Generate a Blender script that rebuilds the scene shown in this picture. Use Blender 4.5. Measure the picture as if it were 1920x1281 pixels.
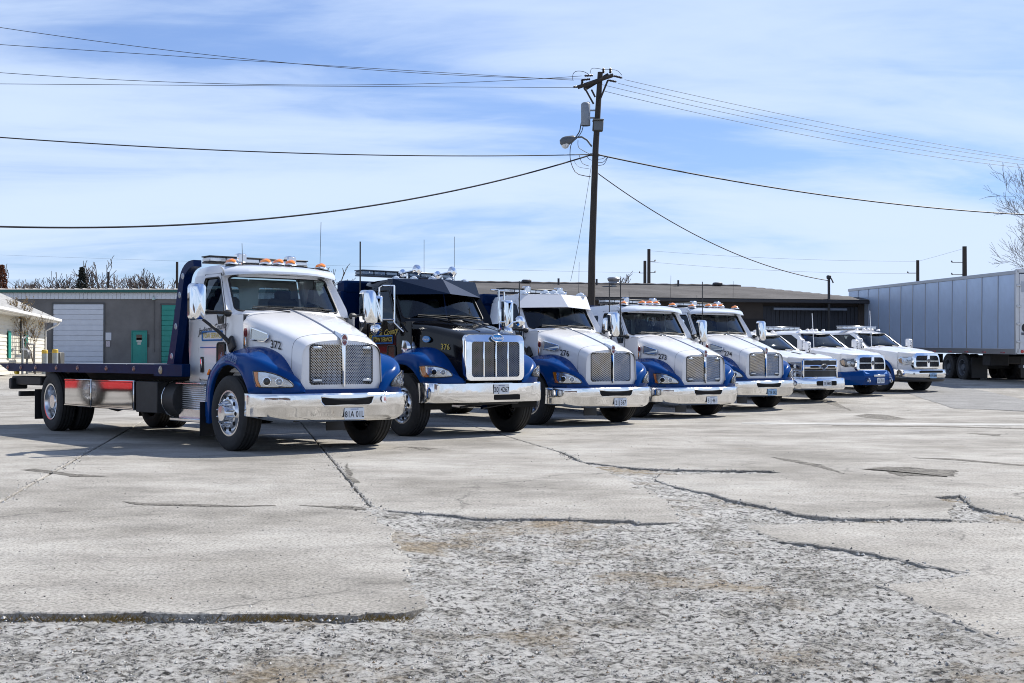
import bpy, bmesh, math, random
from mathutils import Vector, Matrix
for o in list(bpy.data.objects): bpy.data.objects.remove(o)
R = math.radians
SC = bpy.context.scene
COL = SC.collection
# ------------------------------------------------------------------ camera, sky, sun, exposure
EYE = 1.2; FPX = 2450.0; HOR = 676.0            # eye height (m), focal length and horizon row for a 1920 px wide frame
cam_d = bpy.data.cameras.new("camera"); cam = bpy.data.objects.new("camera", cam_d); COL.objects.link(cam)
cam_d.sensor_width = 36.0; cam_d.lens = FPX / 1920 * 36.0; cam_d.clip_start = 0.1; cam_d.clip_end = 3000
cam.location = (0, 0, EYE); cam.rotation_euler = (R(90) + math.atan((HOR - 640.5) / FPX), 0, 0)
SC.camera = cam
SUN_AZ = R(50.0); SUN_EL = R(46.0)               # azimuth clockwise from +Y (into the picture)
sun_d = bpy.data.lights.new("sun", 'SUN'); sun = bpy.data.objects.new("sun", sun_d); COL.objects.link(sun)
sun_d.energy = 5.0; sun_d.angle = R(0.5); sun_d.color = (1.0, 0.955, 0.88)
sdir = Vector((math.sin(SUN_AZ) * math.cos(SUN_EL), math.cos(SUN_AZ) * math.cos(SUN_EL), math.sin(SUN_EL)))
sun.rotation_euler = sdir.to_track_quat('Z', 'Y').to_euler()
W = bpy.data.worlds.new("World"); SC.world = W; W.use_nodes = True
def world():
    nt = W.node_tree; N = nt.nodes; L = nt.links; N.clear()
    out = N.new('ShaderNodeOutputWorld'); bg = N.new('ShaderNodeBackground'); bg.inputs[1].default_value = 0.061
    sky = N.new('ShaderNodeTexSky'); sky.sky_type = 'NISHITA'; sky.sun_disc = False
    sky.sun_elevation = SUN_EL; sky.sun_rotation = SUN_AZ; sky.altitude = 200; sky.air_density = 1.1; sky.dust_density = 0.5; sky.ozone_density = 2.2
    tc = N.new('ShaderNodeTexCoord'); sep = N.new('ShaderNodeSeparateXYZ'); L.new(tc.outputs['Generated'], sep.inputs[0])
    def math_(op, a, b=None, c=None):
        n = N.new('ShaderNodeMath'); n.operation = op
        for i, s in enumerate((a, b, c)):
            if s is None: continue
            if isinstance(s, (int, float)): n.inputs[i].default_value = s
            else: L.new(s, n.inputs[i])
        return n.outputs[0]
    zz = math_('MAXIMUM', sep.outputs[2], 0.0); den = math_('ADD', zz, 0.16)
    cx = math_('DIVIDE', sep.outputs[0], den); cy = math_('DIVIDE', sep.outputs[1], den)
    comb = N.new('ShaderNodeCombineXYZ'); L.new(cx, comb.inputs[0]); L.new(cy, comb.inputs[1])
    mp = N.new('ShaderNodeMapping'); mp.inputs['Location'].default_value = (11.3, 3.8, 0); mp.inputs['Rotation'].default_value = (0, 0, R(-24)); mp.inputs['Scale'].default_value = (0.5, 1.05, 1); L.new(comb.outputs[0], mp.inputs[0])
    n1 = N.new('ShaderNodeTexNoise'); n1.inputs['Scale'].default_value = 0.85; n1.inputs['Detail'].default_value = 7; n1.inputs['Roughness'].default_value = 0.52; n1.inputs['Distortion'].default_value = 0.5; L.new(mp.outputs[0], n1.inputs[0])
    n2 = N.new('ShaderNodeTexNoise'); n2.inputs['Scale'].default_value = 4.5; n2.inputs['Detail'].default_value = 6; n2.inputs['Roughness'].default_value = 0.6; n2.inputs['Distortion'].default_value = 1.0; L.new(mp.outputs[0], n2.inputs[0])
    s = math_('MULTIPLY_ADD', n2.outputs[0], 0.16, n1.outputs[0])
    rm = N.new('ShaderNodeMapRange'); rm.interpolation_type = 'SMOOTHSTEP'; rm.inputs[1].default_value = 0.45; rm.inputs[2].default_value = 0.70; rm.inputs[3].default_value = 0.13; rm.inputs[4].default_value = 1.0; L.new(s, rm.inputs[0])
    # thin high cloud: the lower you look the longer the path through it
    tau = math_('DIVIDE', math_('MULTIPLY', rm.outputs[0], 0.62), math_('ADD', zz, 0.07))
    fac = math_('SUBTRACT', 1.0, math_('POWER', 2.718, math_('MULTIPLY', tau, -1.0)))
    tint = N.new('ShaderNodeMix'); tint.data_type = 'RGBA'; tint.blend_type = 'MULTIPLY'; tint.inputs[0].default_value = 1.0; L.new(sky.outputs[0], tint.inputs[6]); tint.inputs[7].default_value = (0.60, 0.95, 1.58, 1)
    mix = N.new('ShaderNodeMix'); mix.data_type = 'RGBA'; L.new(fac, mix.inputs[0]); L.new(tint.outputs[2], mix.inputs[6]); mix.inputs[7].default_value = (8.8, 10.6, 13.6, 1)
    L.new(mix.outputs[2], bg.inputs[0]); L.new(bg.outputs[0], out.inputs[0])
world()
vs = SC.view_settings; vs.view_transform = 'Standard'; vs.look = 'None'; vs.exposure = 0.42; vs.gamma = 1.0; vs.use_curve_mapping = False
SC.cycles.max_bounces = 8; SC.cycles.transparent_max_bounces = 12; SC.cycles.caustics_reflective = False; SC.cycles.caustics_refractive = False
SC.cycles.use_denoising = True; SC.cycles.filter_width = 1.0
# ------------------------------------------------------------------ materials
MATS = {}
def nodes_of(m):
    m.use_nodes = True; nt = m.node_tree; return nt, nt.nodes, nt.links, nt.nodes['Principled BSDF']
def mat(name, col, rough=0.5, metal=0.0, coat=0.0, vary=0.0, vscale=6.0, bump=0.0, bscale=60.0, col2=None, emit=None, spec=None, stretch=(1, 1, 1)):
    if name in MATS: return MATS[name]
    m = bpy.data.materials.new(name); nt, N, L, b = nodes_of(m)
    b.inputs['Base Color'].default_value = (*col, 1); b.inputs['Roughness'].default_value = rough; b.inputs['Metallic'].default_value = metal
    if coat: b.inputs['Coat Weight'].default_value = coat; b.inputs['Coat Roughness'].default_value = 0.03
    if spec is not None: b.inputs['Specular IOR Level'].default_value = spec
    if emit: b.inputs['Emission Color'].default_value = (*emit[0], 1); b.inputs['Emission Strength'].default_value = emit[1]
    if vary or col2 or bump:
        tc = N.new('ShaderNodeTexCoord'); mp = N.new('ShaderNodeMapping'); mp.inputs['Scale'].default_value = stretch; L.new(tc.outputs['Object'], mp.inputs[0])
    if vary or col2:
        n = N.new('ShaderNodeTexNoise'); n.inputs['Scale'].default_value = vscale; n.inputs['Detail'].default_value = 6; n.inputs['Roughness'].default_value = 0.65; L.new(mp.outputs[0], n.inputs[0])
        rp = N.new('ShaderNodeValToRGB'); L.new(n.outputs[0], rp.inputs[0])
        c2 = col2 if col2 else tuple(max(0, c * (1 - vary)) for c in col); c1 = col if col2 else tuple(min(1, c * (1 + vary * 0.6)) for c in col)
        rp.color_ramp.elements[0].position = 0.35; rp.color_ramp.elements[1].position = 0.65
        rp.color_ramp.elements[0].color = (*c2, 1); rp.color_ramp.elements[1].color = (*c1, 1); L.new(rp.outputs[0], b.inputs['Base Color'])
    if bump:
        n = N.new('ShaderNodeTexNoise'); n.inputs['Scale'].default_value = bscale; n.inputs['Detail'].default_value = 4; L.new(mp.outputs[0], n.inputs[0])
        bp = N.new('ShaderNodeBump'); bp.inputs['Strength'].default_value = bump; bp.inputs['Distance'].default_value = 0.01; L.new(n.outputs[0], bp.inputs['Height']); L.new(bp.outputs[0], b.inputs['Normal'])
    MATS[name] = m; return m
def glass_mat(name, tint, gloss_min=0.04):
    if name in MATS: return MATS[name]
    m = bpy.data.materials.new(name); m.use_nodes = True; nt = m.node_tree; N = nt.nodes; L = nt.links; N.clear()
    o = N.new('ShaderNodeOutputMaterial'); t = N.new('ShaderNodeBsdfTransparent'); t.inputs[0].default_value = (*tint, 1)
    g = N.new('ShaderNodeBsdfGlossy'); g.inputs['Roughness'].default_value = 0.02; g.inputs[0].default_value = (0.95, 0.97, 1, 1)
    lw = N.new('ShaderNodeFresnel'); lw.inputs[0].default_value = 1.5
    mx = N.new('ShaderNodeMixShader'); L.new(lw.outputs[0], mx.inputs[0]); L.new(t.outputs[0], mx.inputs[1]); L.new(g.outputs[0], mx.inputs[2]); L.new(mx.outputs[0], o.inputs[0])
    MATS[name] = m; return m
def mesh_grille_mat(name, pitch, metal_c, dark_c, fill=0.0):
    if name in MATS: return MATS[name]
    m = bpy.data.materials.new(name); nt, N, L, b = nodes_of(m)
    tc = N.new('ShaderNodeTexCoord'); sp = N.new('ShaderNodeSeparateXYZ'); L.new(tc.outputs['Object'], sp.inputs[0])
    def mth(op, a, c=None):
        n = N.new('ShaderNodeMath'); n.operation = op
        for i, s in enumerate((a, c)):
            if s is None: continue
            if isinstance(s, (int, float)): n.inputs[i].default_value = s
            else: L.new(s, n.inputs[i])
        return n.outputs[0]
    k = 2 * math.pi / pitch
    p = mth('SINE', mth('MULTIPLY', mth('ADD', sp.outputs[1], sp.outputs[2]), k)); q = mth('SINE', mth('MULTIPLY', mth('SUBTRACT', sp.outputs[1], sp.outputs[2]), k))
    h = mth('MULTIPLY', p, q); f = mth('GREATER_THAN', h, fill)
    mx = N.new('ShaderNodeMix'); mx.data_type = 'RGBA'; L.new(f, mx.inputs[0]); mx.inputs[6].default_value = (*metal_c, 1); mx.inputs[7].default_value = (*dark_c, 1); L.new(mx.outputs[2], b.inputs['Base Color'])
    L.new(mth('SUBTRACT', 1.0, f), b.inputs['Metallic']); b.inputs['Roughness'].default_value = 0.22
    bp = N.new('ShaderNodeBump'); bp.inputs['Strength'].default_value = 0.8; bp.inputs['Distance'].default_value = 0.006; bp.invert = True; L.new(h, bp.inputs['Height']); L.new(bp.outputs[0], b.inputs['Normal'])
    MATS[name] = m; return m
white = mat("white_paint", (0.78, 0.78, 0.79), 0.22, coat=0.7, vary=0.03, vscale=3)
blue = mat("blue_paint", (0.0002, 0.042, 0.19), 0.2, coat=0.10, spec=0.12)
navy = mat("navy_paint", (0.0004, 0.013, 0.060), 0.35, spec=0.06, vary=0.25, vscale=4)
black_paint = mat("black_paint", (0.003, 0.003, 0.004), 0.12, coat=0.25, spec=0.25)
visor_mat = mat("dark_visor_paint", (0.006, 0.014, 0.035), 0.25, coat=0.25, spec=0.2)
chrome = mat("chrome", (0.86, 0.87, 0.88), 0.06, metal=1.0)
def chrome_dirty():
    m = mat("bumper_chrome", (0.84, 0.84, 0.84), 0.07, metal=1.0)
    nt, N, L, b = nodes_of(m)
    tc = N.new('ShaderNodeTexCoord'); n = N.new('ShaderNodeTexNoise'); n.inputs['Scale'].default_value = 5; n.inputs['Detail'].default_value = 8; L.new(tc.outputs['Object'], n.inputs[0])
    mr = N.new('ShaderNodeMapRange'); mr.inputs[1].default_value = 0.4; mr.inputs[2].default_value = 0.75; mr.inputs[3].default_value = 0.04; mr.inputs[4].default_value = 0.24; L.new(n.outputs[0], mr.inputs[0]); L.new(mr.outputs[0], b.inputs['Roughness'])
    n2 = N.new('ShaderNodeTexNoise'); n2.inputs['Scale'].default_value = 3.2; L.new(tc.outputs['Object'], n2.inputs[0])
    bp = N.new('ShaderNodeBump'); bp.inputs['Strength'].default_value = 0.25; bp.inputs['Distance'].default_value = 0.02; L.new(n2.outputs[0], bp.inputs['Height']); L.new(bp.outputs[0], b.inputs['Normal'])
    return m
bchrome = chrome_dirty()
alum = mat("polished_aluminium", (0.72, 0.73, 0.75), 0.2, metal=1.0, vary=0.12, vscale=9)
steel = mat("stainless_panel", (0.66, 0.65, 0.64), 0.045, metal=1.0, bump=0.05, bscale=1.6)
post_blue = mat("post_blue_paint", (0.0004, 0.011, 0.060), 0.3, spec=0.12)
rubber = mat("tyre_rubber", (0.018, 0.018, 0.019), 0.8, vary=0.3, vscale=14, bump=0.2, bscale=90)
blackp = mat("black_plastic", (0.012, 0.012, 0.013), 0.5)
dark = mat("dark_void", (0.004, 0.004, 0.004), 0.9)
chassis = mat("chassis_black", (0.014, 0.014, 0.015), 0.65, vary=0.4, vscale=8)
amber = mat("amber_lens", (0.85, 0.24, 0.01), 0.18, coat=0.8)
red_lens = mat("red_lens", (0.5, 0.015, 0.012), 0.2, coat=0.8)
clear_lens = mat("clear_lens", (0.62, 0.66, 0.70), 0.12, metal=0.45, coat=0.9)
lamp_bowl = mat("lamp_reflector", (0.55, 0.58, 0.62), 0.18, metal=0.9)
wind = glass_mat("windscreen_glass", (0.62, 0.74, 0.74)); tinted = glass_mat("tinted_glass", (0.16, 0.19, 0.19)); ptint = glass_mat("pickup_glass", (0.22, 0.28, 0.32))
cover = glass_mat("lamp_cover_glass", (0.95, 0.97, 1.0))
interior = mat("cab_interior", (0.045, 0.046, 0.05), 0.8, vary=0.3)
seat_m = mat("seat_cloth", (0.07, 0.07, 0.078), 0.9)
grille_a = mesh_grille_mat("chrome_mesh", 0.036, (0.86, 0.85, 0.82), (0.02, 0.02, 0.02), 0.18)
grille_b = mesh_grille_mat("dark_chrome_mesh", 0.03, (0.55, 0.56, 0.58), (0.012, 0.013, 0.015), -0.05)
grille_c = mesh_grille_mat("black_mesh", 0.03, (0.06, 0.06, 0.065), (0.006, 0.006, 0.006), -0.1)
tread_plate = mesh_grille_mat("tread_plate", 0.06, (0.62, 0.62, 0.63), (0.42, 0.42, 0.43), 0.35)
emblem_red = mat("emblem_red", (0.16, 0.006, 0.012), 0.25, coat=0.8)
plate_m = mat("licence_plate", (0.72, 0.76, 0.80), 0.4); plate_b = mat("licence_plate_blue", (0.30, 0.48, 0.68), 0.4)
ink = mat("black_lettering", (0.012, 0.012, 0.014), 0.4); ink_w = mat("white_lettering", (0.75, 0.76, 0.78), 0.4); ink_y = mat("gold_lettering", (0.52, 0.40, 0.06), 0.4)
ink_b = mat("blue_lettering", (0.03, 0.10, 0.36), 0.4); ink_r = mat("red_lettering", (0.45, 0.02, 0.03), 0.4); ink_sil = mat("silver_outline_lettering", (0.30, 0.40, 0.58), 0.4)
emblem_blue = mat("emblem_blue", (0.03, 0.22, 0.55), 0.25, coat=0.8)
# ------------------------------------------------------------------ mesh builder
class M:
    def __init__(s): s.v = []; s.f = []; s.m = []; s.mi = 0
    def add(s, vs, fs):
        k = len(s.v); s.v += [tuple(p) for p in vs]; s.f += [tuple(i + k for i in f) for f in fs]; s.m += [s.mi] * len(fs); return s
    def use(s, i): s.mi = i; return s
    def join(s, o, mi=None):
        k = len(s.v); s.v += o.v; s.f += [tuple(i + k for i in f) for f in o.f]; s.m += (o.m if mi is None else [mi] * len(o.f)); return s
    def xf(s, mtx): s.v = [tuple(mtx @ Vector(p)) for p in s.v]; return s
    def moved(s, d): s.v = [(p[0] + d[0], p[1] + d[1], p[2] + d[2]) for p in s.v]; return s
    def mirror(s):
        o = M(); o.v = [(p[0], -p[1], p[2]) for p in s.v]; o.f = [tuple(reversed(f)) for f in s.f]; o.m = list(s.m); return o
    def box(s, c, d, b=0.0, rot=None):
        hx, hy, hz = d[0] / 2, d[1] / 2, d[2] / 2; b = min(b, hx * .95, hy * .95, hz * .95)
        if b <= 0:
            vs = [(x, y, z) for x in (-hx, hx) for y in (-hy, hy) for z in (-hz, hz)]
            fs = [(0, 1, 3, 2), (4, 6, 7, 5), (0, 4, 5, 1), (2, 3, 7, 6), (0, 2, 6, 4), (1, 5, 7, 3)]
        else:
            vs = []; fs = []; idx = {}
            for sx in (-1, 1):
                for sy in (-1, 1):
                    for sz in (-1, 1):
                        for a in range(3):
                            p = [sx * (hx - b), sy * (hy - b), sz * (hz - b)]; p[a] = (sx * hx, sy * hy, sz * hz)[a]
                            idx[(sx, sy, sz, a)] = len(vs); vs.append(tuple(p))
                        fs.append(tuple(idx[(sx, sy, sz, a)] for a in range(3)))
            q = ((-1, -1), (-1, 1), (1, 1), (1, -1))
            for a in range(3):
                o1, o2 = [i for i in range(3) if i != a]
                for sg in (-1, 1):
                    f = []
                    for u, w in q:
                        k = [0, 0, 0]; k[a] = sg; k[o1] = u; k[o2] = w; f.append(idx[(*k, a)])
                    fs.append(tuple(f))
                for u in (-1, 1):
                    for w in (-1, 1):
                        k1 = [0, 0, 0]; k1[o1] = u; k1[o2] = w; k2 = list(k1); k1[a] = -1; k2[a] = 1
                        fs.append((idx[(*k1, o1)], idx[(*k2, o1)], idx[(*k2, o2)], idx[(*k1, o2)]))
        if rot is not None: vs = [tuple(rot @ Vector(p)) for p in vs]
        return s.add([(p[0] + c[0], p[1] + c[1], p[2] + c[2]) for p in vs], fs)
    def loft(s, rings, closed=True, caps=False):
        n = len(rings[0]); vs = [p for r in rings for p in r]; fs = []
        for i in range(len(rings) - 1):
            for j in range(n if closed else n - 1):
                k = (j + 1) % n; fs.append((i * n + j, i * n + k, (i + 1) * n + k, (i + 1) * n + j))
        if caps: fs.append(tuple(reversed(range(n)))); fs.append(tuple(range((len(rings) - 1) * n, len(rings) * n)))
        return s.add(vs, fs)
    def tube(s, path, r, n=8, caps=True):
        path = [Vector(p) for p in path]; rings = []; up = None
        for i, p in enumerate(path):
            t = (path[min(i + 1, len(path) - 1)] - path[max(i - 1, 0)]).normalized()
            if up is None: up = Vector((0, 0, 1)) if abs(t.z) < 0.9 else Vector((1, 0, 0))
            a = (up - t * up.dot(t)).normalized(); c = t.cross(a); up = a
            rr = r[i] if isinstance(r, (list, tuple)) else r
            rings.append([tuple(p + (a * math.cos(2 * math.pi * k / n) + c * math.sin(2 * math.pi * k / n)) * rr) for k in range(n)])
        return s.loft(rings, True, caps)
    def lathe(s, prof, o=(0, 0, 0), ax=(0, 1, 0), n=32, capend=False):
        ax = Vector(ax).normalized(); u = Vector((0, 0, 1)) if abs(ax.z) < .9 else Vector((1, 0, 0)); u = (u - ax * u.dot(ax)).normalized(); w = ax.cross(u); o = Vector(o)
        rings = [[tuple(o + ax * h + (u * math.cos(2 * math.pi * k / n) + w * math.sin(2 * math.pi * k / n)) * r) for k in range(n)] for r, h in prof]
        return s.loft(rings, True, capend)
    def grid(s, fn, us, vs_):
        vs = [tuple(fn(u, w)) for u in us for w in vs_]; n = len(vs_)
        return s.add(vs, [(i * n + j, i * n + j + 1, (i + 1) * n + j + 1, (i + 1) * n + j) for i in range(len(us) - 1) for j in range(n - 1)])
    def prism(s, pts, d):
        n = len(pts); d = Vector(d); vs = [tuple(p) for p in pts] + [tuple(Vector(p) + d) for p in pts]
        return s.add(vs, [tuple(range(n)), tuple(reversed(range(n, 2 * n)))] + [(i, (i + 1) % n, n + (i + 1) % n, n + i) for i in range(n)])
    def mesh(s, name, mats, smooth=38, recalc=True):
        me = bpy.data.meshes.new(name); me.from_pydata(s.v, [], s.f)
        for mm in (mats if isinstance(mats, (list, tuple)) else [mats]): me.materials.append(mm)
        me.polygons.foreach_set('material_index', s.m)
        if recalc:
            bm = bmesh.new(); bm.from_mesh(me); bmesh.ops.recalc_face_normals(bm, faces=bm.faces); bm.to_mesh(me); bm.free()
        if smooth: me.shade_smooth(); me.set_sharp_from_angle(angle=R(smooth))
        return me
CACHE = {}
def put(name, data, mats=None, parent=None, loc=(0, 0, 0), key=None, smooth=38, rotz=None):
    """one mesh object; data is an M, a function returning one, or mesh data"""
    if key is not None and key in CACHE: me = CACHE[key]
    else:
        d = data() if callable(data) else data
        me = d.mesh(name, mats, smooth) if isinstance(d, M) else d
        if key is not None: CACHE[key] = me
    o = bpy.data.objects.new(name, me); COL.objects.link(o); o.location = loc
    if rotz is not None: o.rotation_euler = (0, 0, rotz)
    if parent is not None: o.parent = parent
    return o
def tag(o, label=None, cat=None, group=None, kind=None):
    if label: o['label'] = label
    if cat: o['category'] = cat
    if group: o['group'] = group
    if kind: o['kind'] = kind
    return o
def empty(name, loc, rz=0, label=None, cat=None, group=None, kind=None):
    o = bpy.data.objects.new(name, None); COL.objects.link(o); o.location = loc; o.rotation_euler = (0, 0, rz); o.empty_display_size = 0.2
    return tag(o, label, cat, group, kind)
def lerp(a, b, t): return a + (b - a) * t
def interp(tab, x):
    if x <= tab[0][0]: return tab[0][1:] if len(tab[0]) > 2 else tab[0][1]
    for a, b in zip(tab, tab[1:]):
        if x <= b[0]:
            t = (x - a[0]) / (b[0] - a[0]); t2 = t
            r = tuple(lerp(p, q, t2) for p, q in zip(a[1:], b[1:])); return r if len(r) > 1 else r[0]
    return tab[-1][1:] if len(tab[-1]) > 2 else tab[-1][1]
def catmull(tab, n):
    """smooth resample of rows of numbers"""
    out = []; m = len(tab) - 1
    for k in range(n):
        g = k / (n - 1) * m; i = min(int(g), m - 1); t = g - i
        p0, p1, p2, p3 = tab[max(i - 1, 0)], tab[i], tab[i + 1], tab[min(i + 2, m)]
        out.append(tuple(0.5 * (2 * b + (c - a) * t + (2 * a - 5 * b + 4 * c - d) * t * t + (3 * b - a - 3 * c + d) * t ** 3) for a, b, c, d in zip(p0, p1, p2, p3)))
    return out
def rrect(u0, u1, v0, v1, r, n=5, rt=None):
    """rounded rectangle outline (counter-clockwise)"""
    out = []
    for cu, cv, a0, rr in ((u1 - r[0], v0 + r[1], -90, r), (u1 - r[0], v1 - r[1], 0, r), (u0 + r[0], v1 - r[1], 90, r), (u0 + r[0], v0 + r[1], 180, r)):
        for k in range(n + 1):
            a = R(a0 + 90 * k / n); out.append((cu + r[0] * math.cos(a), cv + r[1] * math.sin(a)))
    return out
def outline_at(poly, c, ang):
    """distance from c to polygon outline along ang"""
    d = (math.cos(ang), math.sin(ang)); best = None
    for (x0, y0), (x1, y1) in zip(poly, poly[1:] + poly[:1]):
        ex, ey = x1 - x0, y1 - y0; den = d[0] * ey - d[1] * ex
        if abs(den) < 1e-12: continue
        t = ((x0 - c[0]) * ey - (y0 - c[1]) * ex) / den; w = ((x0 - c[0]) * d[1] - (y0 - c[1]) * d[0]) / den
        if t > 0 and -1e-6 <= w <= 1 + 1e-6 and (best is None or t < best): best = t
    return best if best is not None else 0.01
def hole_angles(poly, hole, c, extra=24):
    A = [math.atan2(p[1] - c[1], p[0] - c[0]) % (2 * math.pi) for p in poly + hole] + [2 * math.pi * k / extra for k in range(extra)]
    A.sort(); out = []
    for a in A:
        if not out or a - out[-1] > 0.012: out.append(a)
    return out
def panel_hole(m, S, poly, hole, steps=2, c=None, depth=None):
    """panel with outline poly and an opening hole, in (u, v); S maps to space; depth adds a reveal at the opening"""
    c = c or (sum(p[0] for p in hole) / len(hole), sum(p[1] for p in hole) / len(hole)); A = hole_angles(poly, hole, c); rings = []
    rr = [(outline_at(poly, c, a), outline_at(hole, c, a)) for a in A]
    for k in range(steps + 1):
        t = k / steps; rings.append([tuple(S(c[0] + math.cos(a) * lerp(o, i, t), c[1] + math.sin(a) * lerp(o, i, t))) for a, (o, i) in zip(A, rr)])
    if depth is not None: rings.append([tuple(Vector(p) + Vector(depth)) for p in rings[-1]])
    return m.loft(rings, True)
def pane(m, S, hole, steps=4, off=(0, 0, 0), scale=1.0):
    c = (sum(p[0] for p in hole) / len(hole), sum(p[1] for p in hole) / len(hole)); rings = []
    for k in range(steps + 1):
        t = max(k / steps, 0.002) * scale; rings.append([tuple(Vector(S(c[0] + (u - c[0]) * t, c[1] + (v - c[1]) * t)) + Vector(off)) for u, v in hole])
    return m.loft(rings, True)
def loop_tube(m, S, hole, r, n=6, off=(0, 0, 0)):
    pts = [Vector(S(u, v)) + Vector(off) for u, v in hole]; pts = pts + [pts[0]]
    return m.tube(pts, r, n, False)
TXT = {}
def text_m(txt, size, fn, shear=0.0, align='CENTER', bold=0.0, outline=False):
    """flat lettering mapped by fn(x, y)"""
    k = (txt, shear, align, bold, outline)
    if k not in TXT:
        cu = bpy.data.curves.new("lettering", 'FONT'); cu.body = txt; cu.size = 1.0; cu.shear = shear; cu.align_x = align; cu.align_y = 'CENTER'; cu.offset = bold; cu.resolution_u = 2
        if outline: cu.fill_mode = 'NONE'; cu.bevel_depth = 0.022; cu.bevel_resolution = 0
        ob = bpy.data.objects.new("lettering", cu); COL.objects.link(ob); dg = bpy.context.evaluated_depsgraph_get()
        me = bpy.data.meshes.new_from_object(ob.evaluated_get(dg)); TXT[k] = ([tuple(v.co) for v in me.vertices], [tuple(p.vertices) for p in me.polygons])
        bpy.data.objects.remove(ob); bpy.data.meshes.remove(me); bpy.data.curves.remove(cu)
    vs, fs = TXT[k]; m = M(); return m.add([tuple(fn(p[0] * size, p[1] * size)) for p in vs], fs)
def flat(o, u, v, n=None, off=0.003):
    o = Vector(o); u = Vector(u); v = Vector(v); nn = u.cross(v).normalized() * off
    return lambda x, y: o + u * x + v * y + nn
def rise(Y):
    return 0.028 * min(max(Y - 30.5, 0.0), 19.0) + 0.012 * min(max(Y - 49.5, 0.0), 16.0)
def gz(X, Y): return rise(Y)
def gpx(px, py):
    k = EYE / (py - HOR); return ((px - 960) * k, FPX * k)
def at(px, py, Y):
    return Vector(((px - 960) / FPX * Y, Y, EYE - (py - HOR) / FPX * Y))
rnd = random.Random(7)
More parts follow.
